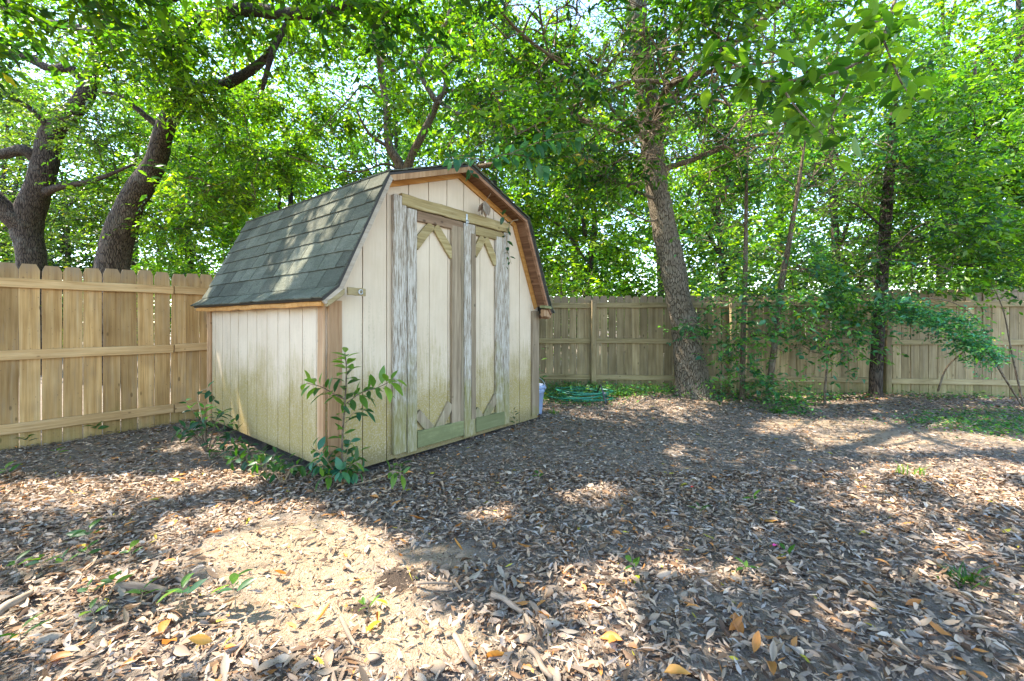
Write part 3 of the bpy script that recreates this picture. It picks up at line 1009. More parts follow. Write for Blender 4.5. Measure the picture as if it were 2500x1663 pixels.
def pick_colors(n_spray, K, pal, yellow=0.006):
    p = PAL[pal]
    c = p[RNG.integers(0, len(p), n_spray)] * np.clip(RNG.lognormal(0.0, 0.36, (n_spray, 1)), 0.4, 1.6)
    c = np.repeat(c, K, axis=0) * RNG.uniform(0.7, 1.3, (n_spray * K, 1))
    yl = RNG.random(len(c)) < yellow
    c[yl] = (0.38, 0.32, 0.03)
    return c


def crown(root, clumps, limb_pts, leaf=0.095, wr=0.4, K=9, pal='mid', twig_mat=None, droop=0.25, gapped=True, sub_r=0.42, twig_r=0.010, branchlets=True, upbias=0.9, dens=1.0, far=False, singles=0):
    """clumps: (centre, (rx, ry, rz), number of sprays).  Leaves grow on twigs that hang on branchlets from the limbs."""
    bases, dirs, nrms, cols = [], [], [], []
    tw = MB()
    limb_pts = np.array([tuple(p) for p in limb_pts])
    net = limb_pts.copy()
    for c, r, n in clumps:
        c = np.array(c)
        r = np.array(r)
        n = int(n * dens)
        nsub = max(3, n // 13)
        u = unit(RNG.normal(size=(nsub, 3))) * (RNG.random((nsub, 1)) ** 0.42)
        subs = c + u * r
        which = RNG.integers(0, nsub, n)
        ctr = subs[which] + RNG.normal(0, 1, (n, 3)) * sub_r * np.array([1, 1, 0.62]) * RNG.uniform(0.5, 1, (n, 1))
        out = unit(ctr - subs[which] + RNG.normal(0, 0.12, (n, 3)))
        td = unit(out + RNG.normal(0, 0.35, (n, 3)) + np.array([0, 0, -0.12]))
        tl = leaf * 0.42 * K
        j = np.tile(np.arange(K), n)
        cc = np.repeat(ctr, K, 0)
        tt = np.repeat(td, K, 0)
        b = cc + tt * (j[:, None] / K - 0.5) * tl
        up0 = np.array([0, 0, 1.0])
        sd = unit(np.cross(tt, up0) + 1e-6)
        sgn = np.where(j % 2 == 0, 1.0, -1.0)[:, None]
        dd = unit(tt * 0.55 + sd * sgn * 0.9 + RNG.normal(0, 0.33, b.shape) + np.array([0, 0, -droop]))
        nn = unit(up0 * upbias + RNG.normal(0, 0.55, b.shape))
        col = pick_colors(n, K, pal)
        keep = RNG.random(len(b)) < 0.93
        if gapped:
            keep &= ~sun_gap(b)
        bases.append(b[keep]); dirs.append(dd[keep]); nrms.append(nn[keep]); cols.append(col[keep])
        if branchlets:
            order = np.argsort([np.linalg.norm(limb_pts - sp, axis=1).min() for sp in subs])
            for si in order:
                sp = subs[si]
                dist = np.linalg.norm(net - sp, axis=1)
                q = net[int(np.argmin(dist))]
                if dist.min() < 3:
                    a, e = Vector(q), Vector(sp)
                    mid_ = a.lerp(e, 0.5) + Vector((random.uniform(-.12, .12), random.uniform(-.12, .12), random.uniform(0, .18))) * min(1.0, (e - a).length)
                    tw.tube([a, mid_, e], [twig_r * 1.3, twig_r, twig_r * 0.6], 4, 3, cap=False)
                net = np.vstack([net, sp])
            idx = RNG.integers(0, n, 0 if far else n // 3)
            for q in idx:
                sp = Vector(subs[which[q]])
                e = Vector(ctr[q] + td[q] * tl * 0.5)
                tw.tube([sp, e], [twig_r * 0.5, twig_r * 0.22], 3, 1, cap=False)
    b = np.concatenate(bases)
    n = len(b)
    L = leaf * np.clip(RNG.lognormal(-0.12, 0.3, n), 0.4, 1.45)
    dirs, nrms, cols = np.concatenate(dirs), np.concatenate(nrms), np.concatenate(cols)
    if singles:                                        # the leaves that show largest become leaves of their own
        uu = b[:, 0] / np.maximum(b[:, 1], 0.1) * F
        vv = (b[:, 2] - CAMH) / np.maximum(b[:, 1], 0.1) * F
        score = np.where((b[:, 1] > 0.5) & (np.abs(uu) < 1250) & (vv < HOR), L / b[:, 1], 0)
        top_ = np.argsort(-score)[:singles]
        SINGLES.append((root, b[top_], dirs[top_], nrms[top_], L[top_], pal))
        rest = np.ones(n, bool)
        rest[top_] = False
        b, dirs, nrms, cols, L = b[rest], dirs[rest], nrms[rest], cols[rest], L[rest]
        n = len(b)
    V, T = leaf_arrays(b, dirs, nrms, L, L * wr * RNG.uniform(0.8, 1.2, n), far)
    me = fast_mesh('crown', V, T, M['leaf'], np.repeat(cols, 4 if far else 5, 0))
    o = new_obj('crown', me, root)
    o['kind'] = 'stuff'
    o.matrix_parent_inverse = root.matrix_basis.inverted()
    if tw.v:
        t = tw.build('twigs', twig_mat or M['bark_thin'], root)
        t['kind'] = 'stuff'
        t.matrix_parent_inverse = root.matrix_basis.inverted()
    return n


def limb(root, name, pts, radii, mat, n=12, sub=5, bump=0.12, freq=3.0, flare=0.0, store=None):
    o = MB().tube(pts, radii, n, sub, bump, freq, True, flare).build(name, mat, root, True)
    o.matrix_parent_inverse = root.matrix_basis.inverted()
    if store is not None:
        store += catmull(pts, 6)
    return o


def clump(u, v, Y, r, n):
    return (tuple(at(u, v, Y)), r if isinstance(r, tuple) else (r, r, r * 0.75), n)


NL = 0
SINGLES = []
# --- the big leaning tree in front of the back fence
tD_base = at(1690, 968, 6.8); tD_base.z = 0
tD = thing('leaning_tree', 'large tree with rough grey bark leaning over the back fence', 'tree', tD_base)
lp = []
trunkD = [tD_base + Vector((0.05, 0, -0.1)), at(1690, 930, 6.8), at(1676, 830, 6.8), at(1655, 720, 6.8), at(1632, 600, 6.78), at(1606, 470, 6.75), at(1588, 330, 6.7), at(1570, 180, 6.65), at(1556, 60, 6.6), at(1548, -120, 6.5), at(1535, -420, 6.4)]
limb(tD, 'trunk', trunkD, [0.29, 0.225, 0.20, 0.19, 0.182, 0.17, 0.165, 0.155, 0.145, 0.13, 0.09], M['bark'], 48, 12, 0.15, 6.0, 0.45, lp)
for pts, r in (([at(1590, 350, 6.7), at(1530, 300, 6.3), at(1400, 180, 5.8), at(1250, 60, 5.2), at(1100, -150, 4.6)], [0.04, 0.026, 0.018, 0.01]),
               ([at(1588, 300, 6.7), at(1700, 180, 6.2), at(1850, 60, 5.8), at(2050, -120, 5.4)], [0.08, 0.06, 0.04, 0.02]),
               ([at(1600, 430, 6.75), at(1540, 450, 6.5), at(1450, 440, 6.2), at(1380, 480, 6.0)], [0.03, 0.022, 0.015, 0.006]),
               ([at(1610, 490, 6.75), at(1560, 470, 6.4), at(1500, 440, 6.1), at(1440, 430, 5.9), at(1340, 470, 5.7)], [0.03, 0.022, 0.016, 0.01, 0.005]),
               ([at(1615, 530, 6.78), at(1585, 540, 6.5), at(1540, 520, 6.3), at(1500, 490, 6.1)], [0.02, 0.015, 0.01, 0.004]),
               ([at(1600, 420, 6.75), at(1720, 380, 6.6), at(1850, 330, 6.4), at(2000, 330, 6.2)], [0.05, 0.035, 0.025, 0.01]),
               ([at(1590, 330, 6.7), at(1610, 250, 5.6), at(1650, 200, 4.8), at(1760, 170, 4.2), at(1900, 150, 3.7)], [0.05, 0.04, 0.03, 0.02, 0.008]),
               ([at(1650, 205, 4.9), at(1540, 200, 4.7), at(1400, 260, 4.6), at(1260, 330, 4.5)], [0.025, 0.02, 0.015, 0.006]),
               ([at(1550, -60, 6.5), at(1200, -250, 5.2), at(700, -500, 4.2), at(300, -900, 3.4)], [0.12, 0.09, 0.06, 0.03]),
               ([at(1550, -100, 6.5), at(1800, -300, 5.0), at(2100, -700, 3.8), at(2300, -1200, 3.0)], [0.12, 0.09, 0.06, 0.03])):
    limb(tD, 'limb', pts, r, M['bark_thin'] if max(r) < 0.06 else M['bark'], 8, 6, 0.08, 6.0, 0, lp)
NL += crown(tD, [clump(1420, 200, 6.3, 0.8, 170), clump(1330, 90, 6.0, 0.9, 170), clump(1620, 240, 6.0, 0.7, 110), clump(1500, 40, 5.8, 0.9, 170), clump(1700, 120, 6.4, 0.9, 190),
                 clump(1760, 330, 6.6, 0.75, 150), clump(1860, 200, 6.4, 0.9, 170), clump(1480, 400, 6.2, 0.55, 60), clump(1380, 440, 6.0, 0.5, 45), clump(1930, 420, 6.6, 0.7, 110), clump(1560, 420, 6.0, 0.4, 30),
                 clump(1720, 460, 6.9, 0.5, 60), clump(1250, 20, 5.6, 0.8, 120), clump(1950, 40, 6.0, 0.9, 150), clump(1300, 320, 4.6, 0.35, 26), clump(1420, 240, 4.7, 0.4, 40), clump(1560, 170, 4.6, 0.45, 50), clump(1690, 250, 4.3, 0.42, 46), clump(1760, 110, 4.4, 0.5, 60), clump(1850, 330, 4.6, 0.45, 46), clump(1620, 60, 4.6, 0.5, 50), clump(1500, 320, 4.9, 0.35, 26), clump(1620, 380, 5.2, 0.4, 34), clump(1230, 350, 5.0, 0.35, 26), clump(1330, 390, 5.2, 0.4, 30), clump(1180, 290, 5.4, 0.4, 30), clump(1440, 350, 5.4, 0.4, 30), clump(1590, 290, 5.6, 0.4, 34), clump(1575, 90, 5.6, 0.35, 26)],
            lp, 0.10, 0.40, 9, 'mid', droop=0.3, dens=2.3, sub_r=0.30, singles=300)

# --- multi-stemmed tree behind the shed
tC_base = Vector((-2.17, 8.6, 0))
tC = thing('forked_tree', 'multi stemmed tree with crooked forked branches growing behind the shed', 'tree', tC_base)
lp = []
YC = 8.6
for pts, r in (([tC_base + Vector((0, 0, -0.1)), at(978, 620, YC), at(983, 430, YC), at(950, 356, YC), at(944, 267, YC), at(930, 178, YC), at(924, 128, 8.4), at(890, 20, 8.2), at(860, -100, 8.0)], [0.14, 0.12, 0.11, 0.085, 0.08, 0.07, 0.055, 0.04, 0.025]),
               ([at(983, 440, YC), at(1005, 380, 8.5), at(1028, 336, 8.4), at(1057, 276, 8.3), at(1069, 246, 8.2), at(1087, 220, 8.2), at(1087, 190, 8.2), at(1063, 166, 8.2), at(1028, 160, 8.2)], [0.10, 0.085, 0.078, 0.07, 0.065, 0.06, 0.055, 0.05, 0.045]),
               ([at(1066, 250, 8.2), at(1040, 208, 8.2), at(1022, 172, 8.2), at(1032, 150, 8.2), at(1045, 131, 8.2), at(1075, 77, 8.1), at(1096, 39, 8.0), at(1099, -60, 7.9)], [0.055, 0.05, 0.048, 0.048, 0.045, 0.042, 0.04, 0.03]),
               ([at(1030, 160, 8.2), at(1000, 152, 8.2), at(960, 172, 8.2), at(935, 150, 8.2), at(922, 130, 8.3)], [0.04, 0.035, 0.03, 0.028, 0.025]),
               ([at(1069, 246, 8.2), at(1120, 279, 8.0), at(1164, 270, 7.8), at(1283, 276, 7.5), at(1370, 272, 7.3), at(1450, 303, 7.1), at(1521, 330, 6.95), at(1560, 360, 6.7)], [0.045, 0.042, 0.04, 0.036, 0.034, 0.032, 0.026, 0.02]),
               ([at(1085, 225, 8.2), at(1120, 220, 8.0), at(1160, 225, 7.9), at(1200, 260, 7.8)], [0.03, 0.026, 0.02, 0.01]),
               ([at(1040, 205, 8.2), at(1090, 160, 7.9), at(1140, 128, 7.6), at(1220, 122, 7.3)], [0.025, 0.02, 0.015, 0.008]),
               ([at(950, 360, YC), at(905, 330, 8.4), at(880, 290, 8.2), at(870, 265, 8.1)], [0.04, 0.03, 0.02, 0.012]),
               ([at(940, 250, YC), at(890, 210, 8.3), at(850, 245, 8.0), at(780, 320, 7.6)], [0.02, 0.018, 0.014, 0.007]),
               ([at(980, 150, 8.2), at(985, 80, 8.0), at(975, 20, 7.9)], [0.025, 0.02, 0.012]),
               ([at(900, 60, 8.2), at(870, 40, 8.0), at(860, 0, 7.8), at(850, -60, 7.6)], [0.03, 0.03, 0.025, 0.02]),
               ([at(978, 420, YC), at(940, 400, 8.2), at(860, 420, 7.8), at(700, 380, 7.4)], [0.03, 0.022, 0.015, 0.006]),
               ([at(1090, -20, 7.9), at(700, -300, 6.5), at(300, -500, 5.4), at(0, -800, 4.6)], [0.04, 0.03, 0.02, 0.01]),
               ([at(1000, 415, 8.5), at(1100, 425, 8.0), at(1180, 405, 7.6), at(1235, 400, 7.4)], [0.055, 0.05, 0.045, 0.035])):
    limb(tC, 'limb' if lp else 'trunk', pts, [q * 0.95 for q in r], M['bark_thin'], 10, 6, 0.10, 6.0, 0, lp)
NL += crown(tC, [clump(760, 120, 8.4, 0.9, 140), clump(640, 230, 8.6, 0.9, 130), clump(560, 90, 7.6, 0.8, 90), clump(800, 300, 9.4, 0.75, 120), clump(680, 400, 8.8, 0.75, 110), clump(560, 470, 8.4, 0.8, 160), clump(900, 60, 9.5, 0.9, 170),
                 clump(1150, 80, 9.3, 0.9, 180), clump(1230, 190, 8.0, 0.8, 140), clump(1160, 360, 7.6, 0.6, 80), clump(860, 440, 9.4, 0.5, 60), clump(420, 200, 7.2, 0.7, 70), clump(540, 340, 8.6, 0.7, 75), clump(1000, 230, 9.9, 0.9, 150),
                 clump(1260, 330, 7.6, 0.6, 80), clump(960, 300, 7.6, 0.45, 26), clump(1060, 120, 7.6, 0.4, 24), clump(700, -40, 7.2, 0.9, 120), clump(1010, -20, 8.9, 0.9, 120)],
            lp, 0.108, 0.42, 9, 'bright', droop=0.35, dens=2.2, sub_r=0.30, singles=300)

# --- live oaks beyond the golden fence
tA_base = at(80, HOR, 9.5); tA_base.z = 0
tA = thing('oak_tree', 'old oak with dark spreading limbs and bright sky behind the golden fence', 'tree', tA_base)
lp = []
YA = 9.5
for pts, r in (([tA_base + Vector((0, 0, -0.1)), at(76, 640, YA), at(66, 545, YA), at(105, 421, YA), at(130, 320, YA), at(198, 252, 9.3), at(219, 202, 9.2), at(236, 143, 9.1), at(260, 20, 8.9), at(300, -120, 8.6)], [0.30, 0.23, 0.26, 0.22, 0.20, 0.16, 0.145, 0.13, 0.10, 0.06]),
               ([at(68, 560, YA), at(20, 520, 9.3), at(-40, 460, 9.1), at(-160, 380, 8.9)], [0.24, 0.18, 0.15, 0.10]),
               ([at(98, 400, YA), at(60, 368, 9.3), at(0, 377, 9.2), at(-120, 390, 9.0)], [0.12, 0.105, 0.10, 0.08]),
               ([at(128, 330, YA), at(105, 295, 9.3), at(70, 262, 9.2), at(30, 240, 9.1)], [0.08, 0.06, 0.05, 0.03]),
               ([at(219, 205, 9.2), at(170, 170, 9.0), at(122, 168, 8.9), at(60, 138, 8.8), at(-30, 128, 8.6)], [0.10, 0.09, 0.085, 0.08, 0.06]),
               ([at(300, 90, 8.9), at(219, 76, 8.8), at(160, 63, 8.7), at(84, 50, 8.6), at(0, 8, 8.5), at(-80, -40, 8.4)], [0.08, 0.08, 0.08, 0.075, 0.07, 0.05]),
               ([at(108, 470, YA), at(150, 455, 9.3), at(230, 440, 9.0), at(330, 400, 8.7)], [0.09, 0.07, 0.05, 0.02]),
               ([at(260, 20, 8.9), at(100, -200, 8.0), at(-300, -420, 7.0), at(-700, -700, 6.0)], [0.1, 0.09, 0.06, 0.03])):
    limb(tA, 'limb' if lp else 'trunk', pts, r, M['bark_oak'], 16, 7, 0.12, 3.5, 0.2 if not lp else 0, lp)
NL += crown(tA, [clump(60, 60, 10.5, 0.9, 110), clump(180, 150, 10.2, 0.7, 80), clump(30, 240, 9.0, 0.6, 70), clump(260, 330, 10.4, 0.8, 90), clump(220, 500, 11, 0.8, 90), clump(120, 30, 9.5, 0.9, 90), clump(330, 40, 9.6, 0.9, 130),
                 clump(330, 520, 11.5, 0.9, 120), clump(20, 470, 11.5, 0.7, 60), clump(320, 160, 9.5, 0.8, 120), clump(200, 320, 8.8, 0.55, 70), clump(50, 330, 11, 0.9, 110), clump(150, 560, 11, 0.8, 90), clump(-40, 140, 9.5, 0.8, 90), clump(40, 580, 11, 0.7, 80)],
            lp, 0.085, 0.42, 9, 'oak', M['bark_oak'], droop=0.2, dens=2.3, far=True)

tB_base = at(262, HOR, 8.3); tB_base.z = 0
tB = thing('oak_tree', 'dark leaning oak trunk under thick foliage between the other oak and the shed roof', 'tree', tB_base)
lp = []
for pts, r in (([tB_base + Vector((0, 0, -0.1)), at(275, 645, 8.3), at(318, 505, 8.3), at(379, 400, 8.3), at(402, 316, 8.2), at(455, 219, 8.1), at(547, 206, 7.9), at(640, 150, 7.7), at(700, 60, 7.5)], [0.32, 0.26, 0.22, 0.18, 0.16, 0.13, 0.10, 0.07, 0.05]),
               ([at(452, 225, 8.1), at(440, 180, 8.0), at(432, 140, 7.9), at(400, 70, 7.7), at(420, -60, 7.4)], [0.13, 0.11, 0.10, 0.09, 0.06]),
               ([at(410, 110, 7.9), at(460, 70, 7.6), at(526, 38, 7.4), at(610, 24, 7.2), at(694, 34, 7.0), at(780, 30, 6.9), at(850, 5, 6.8), at(930, -60, 6.6)], [0.10, 0.11, 0.11, 0.105, 0.10, 0.085, 0.07, 0.05]),
               ([at(400, 320, 8.2), at(340, 270, 8.0), at(300, 235, 7.9), at(250, 225, 7.8)], [0.06, 0.05, 0.04, 0.02]),
               ([at(700, 60, 7.0), at(668, 120, 7.0), at(640, 220, 7.1)], [0.05, 0.05, 0.03]),
               ([at(430, 0, 7.4), at(200, -300, 6.0), at(-100, -700, 4.8), at(-300, -1100, 4.0)], [0.09, 0.07, 0.05, 0.02])):
    limb(tB, 'limb' if lp else 'trunk', pts, r, M['bark_oak'], 16, 7, 0.12, 3.5, 0.2 if not lp else 0, lp)
NL += crown(tB, [clump(330, 60, 6.6, 0.55, 80), clump(450, 130, 6.8, 0.6, 90), clump(310, 180, 6.6, 0.5, 60), clump(300, 300, 9.3, 0.6, 80), clump(500, 250, 7.4, 0.6, 90), clump(260, 430, 9.4, 0.6, 80), clump(430, 540, 8.6, 0.6, 110),
                 clump(390, 600, 9.2, 0.4, 40), clump(480, 430, 9.0, 0.6, 80), clump(560, 20, 7.4, 0.6, 70)],
            lp, 0.095, 0.40, 9, 'bright', M['bark_oak'], droop=0.3, dens=2.0, sub_r=0.32, singles=200)

# --- unseen canopy added to the same trees, above the view, to shade the yard
lpD = [at(1548, -120, 6.5), at(1535, -420, 6.4), at(1200, -250, 5.2), at(700, -500, 4.2), at(1800, -300, 5.0), at(2100, -700, 3.8), at(2300, -1200, 3.0), at(300, -900, 3.4)]
lpB = [at(430, 0, 7.4), at(200, -300, 6.0), at(-100, -700, 4.8), at(-300, -1100, 4.0), at(930, -60, 6.6)]
over = []
for X in np.arange(-7.5, 4.6, 1.25):
    for Y in np.arange(0.15, 9.0, 1.25):
        z = 5.4 + 0.5 * math.sin(X * 1.3) + 0.5 * math.cos(Y * 1.7) + max(0, Y - 4.6) * 0.72
        gx0, gy0 = X - z * SUN.x / SUN.z, Y - z * SUN.y / SUN.z      # where its shadow falls
        if gy0 > 4.7 or gx0 > 6.5: continue
        over.append(((X + RNG.uniform(-.3, .3), Y + RNG.uniform(-.3, .3), z), (0.8, 0.8, 0.55), 34))
over += [((-5.3, 4.6, 5.9), (1.0, 0.8, 0.6), 110), ((-5.0, 4.3, 6.8), (1.1, 0.9, 0.6), 130), ((-4.3, 4.1, 6.4), (0.9, 0.8, 0.5), 90), ((-5.9, 5.0, 6.6), (0.9, 0.8, 0.6), 90), ((-4.6, 3.7, 5.6), (0.8, 0.7, 0.5), 60)]  # dense clumps added to keep sun off the side wall and roof
lo_ = [c for c in over if c[0][0] < -3.2]
ro_ = [c for c in over if c[0][0] >= -3.2]
NL += crown(tB, lo_, lpB, 0.15, 0.42, 9, 'mid', M['bark_oak'], droop=0.2, sub_r=0.5, dens=4.2, far=True)
NL += crown(tD, ro_, lpD, 0.15, 0.42, 9, 'mid', droop=0.2, sub_r=0.5, dens=4.2, far=True)
print('leaves', NL)

# --- slender trees at the back fence
def slender(name, label, pts, radii, branches, clumps, pal, leaf, mat, K=8):
    global NL
    b = Vector((pts[0].x, pts[0].y, 0))
    r_ = thing(name, label, 'tree', b)
    l_ = []
    limb(r_, 'trunk', [b + Vector((0, 0, -0.05))] + pts, radii, mat, 10, 6, 0.08, 8, 0.15, l_)
    for q in branches:
        limb(r_, 'limb', q, np.linspace(radii[-1] * 0.6, 0.004, 4).tolist(), mat, 6, 4, 0.05, 8, 0, l_)
    NL += crown(r_, clumps, l_, leaf, 0.42, K, pal, mat, 0.25, sub_r=0.3, twig_r=0.005, dens=2.8, singles=120)
    return r_


slender('slender_tree', 'thin straight sapling tree just right of the big leaning trunk', [at(1812, 960, 6.5), at(1815, 800, 6.5), at(1820, 640, 6.5), at(1822, 480, 6.5), at(1826, 330, 6.5)], [0.045, 0.04, 0.036, 0.032, 0.025, 0.012],
        [[at(1820, 600, 6.5), at(1850, 570, 6.4), at(1900, 540, 6.3)], [at(1821, 560, 6.5), at(1790, 530, 6.4), at(1760, 520, 6.3)]],
        [clump(1810, 500, 6.5, 0.5, 60), clump(1830, 380, 6.4, 0.6, 80), clump(1790, 610, 6.4, 0.4, 36), clump(1800, 850, 6.3, (0.3, 0.3, 0.35), 18), clump(1850, 760, 6.3, (0.3, 0.3, 0.4), 20), clump(1700, 560, 6.6, 0.4, 30), clump(1770, 700, 6.3, 0.4, 34), clump(1850, 920, 6.2, (0.4, 0.3, 0.2), 30), clump(1740, 800, 6.2, (0.35, 0.3, 0.3), 12)], 'cool', 0.075, M['bark_thin'])
slender('slender_tree', 'thin crooked sapling tree between the straight sapling and the dark trunk', [at(1878, 950, 6.4), at(1890, 850, 6.4), at(1907, 700, 6.4), at(1925, 600, 6.4), at(1945, 480, 6.35), at(1968, 330, 6.3)], [0.05, 0.045, 0.042, 0.04, 0.035, 0.028, 0.012],
        [[at(1908, 690, 6.4), at(1960, 640, 6.2), at(2030, 600, 6.0)], [at(1930, 560, 6.4), at(1990, 500, 6.2), at(2050, 440, 6.0)], [at(1900, 760, 6.4), at(1940, 740, 6.2), at(1990, 720, 6.0)]],
        [clump(1990, 620, 6.2, 0.6, 80), clump(1930, 720, 6.0, 0.5, 44), clump(2010, 500, 6.3, 0.7, 100), clump(2050, 380, 6.4, 0.7, 90), clump(1960, 830, 6.2, (0.4, 0.3, 0.3), 26), clump(1900, 650, 6.1, 0.5, 50), clump(2080, 700, 6.1, (0.6, 0.4, 0.3), 60), clump(1870, 800, 6.2, 0.4, 40), clump(2040, 780, 6.1, 0.4, 40), clump(1960, 790, 5.9, (0.5, 0.3, 0.3), 20)], 'cool', 0.075, M['bark_thin'])
slender('small_sapling', 'short sapling with few low branches in front of the grey fence', [at(2014, 960, 6.3), at(2020, 880, 6.3), at(2034, 800, 6.3), at(2040, 740, 6.3)], [0.02, 0.018, 0.014, 0.010, 0.005],
        [[at(2030, 830, 6.3), at(2070, 800, 6.2), at(2100, 810, 6.1)], [at(2022, 870, 6.3), at(1990, 840, 6.2), at(1970, 830, 6.1)]],
        [clump(2050, 860, 6.2, (0.35, 0.3, 0.15), 20), clump(2000, 830, 6.2, (0.3, 0.3, 0.2), 16), clump(2060, 760, 6.2, 0.35, 26)], 'cool', 0.07, M['bark_thin'])
tF = slender('dark_trunked_tree', 'dark brown straight trunk standing against the grey fence post', [at(2138, 950, 6.65), at(2142, 850, 6.65), at(2152, 700, 6.65), at(2165, 500, 6.6), at(2178, 350, 6.5), at(2190, 150, 6.4)], [0.115, 0.085, 0.08, 0.08, 0.075, 0.06, 0.03],
        [[at(2155, 640, 6.65), at(2230, 560, 6.2), at(2330, 520, 5.8)], [at(2160, 560, 6.6), at(2090, 500, 6.2), at(2030, 480, 5.9)], [at(2150, 740, 6.65), at(2220, 730, 6.3), at(2300, 760, 6.0)], [at(2170, 420, 6.5), at(2260, 350, 6.1), at(2380, 300, 5.7)]],
        [clump(2100, 640, 6.2, 0.6, 90), clump(2250, 600, 6.2, 0.8, 130), clump(2120, 720, 6.0, (0.6, 0.4, 0.25), 44), clump(2380, 540, 6.2, 0.8, 130), clump(2150, 460, 6.3, 0.8, 120), clump(2280, 400, 6.2, 0.8, 130),
         clump(2450, 640, 6.4, 0.6, 80), clump(2330, 680, 6.3, (0.7, 0.4, 0.25), 60), clump(2200, 250, 6.3, 0.8, 110), clump(2170, 430, 5.9, 0.4, 36), clump(2165, 560, 5.9, 0.4, 30)], 'mid', 0.085, M['bark_oak'])

# arching spray of small leaves in front of the fence
arch = thing('arching_shrub', 'arching shrub branch with small blue green leaves drooping beside the dark trunk', 'shrub', (at(2500, HOR, 6.0).x, 6.0, 0))
lp = []
ab = Vector((at(2500, HOR, 6.0).x, 6.0, -0.03))
for pts in ([ab, at(2440, 900, 6.0), at(2400, 800, 5.9), at(2330, 740, 5.8), at(2230, 730, 5.7), at(2150, 770, 5.6)], [ab, at(2450, 920, 5.9), at(2410, 860, 5.7), at(2340, 830, 5.6), at(2260, 820, 5.5)],
            [ab, at(2470, 860, 6.0), at(2450, 760, 6.0), at(2420, 690, 6.0)], [at(2290, 955, 6.1) * 1, at(2310, 900, 6.0), at(2350, 860, 5.9), at(2360, 850, 5.85)]):
    limb(arch, 'stem', pts, [0.014, 0.010, 0.007, 0.004], M['bark_thin'], 6, 6, 0.05, 8, 0, lp)
NL += crown(arch, [clump(2220, 760, 5.6, (0.28, 0.25, 0.10), 46), clump(2300, 790, 5.6, (0.3, 0.25, 0.11), 60), clump(2360, 830, 5.6, (0.25, 0.25, 0.11), 46), clump(2410, 870, 5.7, (0.2, 0.2, 0.10), 26), clump(2180, 735, 5.7, (0.25, 0.2, 0.10), 26)],
            lp, 0.05, 0.45, 11, 'teal', M['bark_thin'], 0.15, gapped=False, sub_r=0.14, twig_r=0.003, dens=2.6, singles=150)

# --- trees standing farther back
def back_tree(name, label, u, v_top, Y, spread, n, pal, leaf=0.15, fork=True):
    global NL
    b = at(u, HOR, Y); b.z = 0
    r_ = thing(name, label, 'tree', b, group=None)
    l_ = []
    top = at(u, v_top, Y)
    h = top.z
    wid = 0.012 * Y
    tr = [b + Vector((0, 0, -0.1)), b + Vector((random.uniform(-.2, .2), 0, h * 0.35)), b + Vector((random.uniform(-.4, .4), 0, h * 0.65)), top]
    limb(r_, 'trunk', tr, [0.13, 0.10, 0.07, 0.03], M['bark_oak'], 10, 5, 0.08, 4, 0.1, l_)
    cl = []
    for k in range(9):
        a = k * 2.4
        hh = h * (0.28 + 0.72 * (k + 0.5) / 9)
        rr = spread * (0.35 + 0.5 * random.random())
        c = Vector((b.x + math.cos(a) * rr, b.y + math.sin(a) * rr * 0.7, hh))
        cl.append((tuple(c), (spread * 0.5, spread * 0.5, h * 0.13 + 0.2), n // 9))
        if k % 2 == 0:
            limb(r_, 'limb', [b + Vector((0, 0, hh * 0.7)), b.lerp(c, 0.5) + Vector((0, 0, hh * 0.4)), c], [0.06, 0.04, 0.015], M['bark_oak'], 6, 4, 0.06, 4, 0, l_)
    NL += crown(r_, cl, l_, leaf, 0.45, 8, pal, M['bark_oak'], 0.25, sub_r=0.5, twig_r=0.009, dens=5.2, far=True)


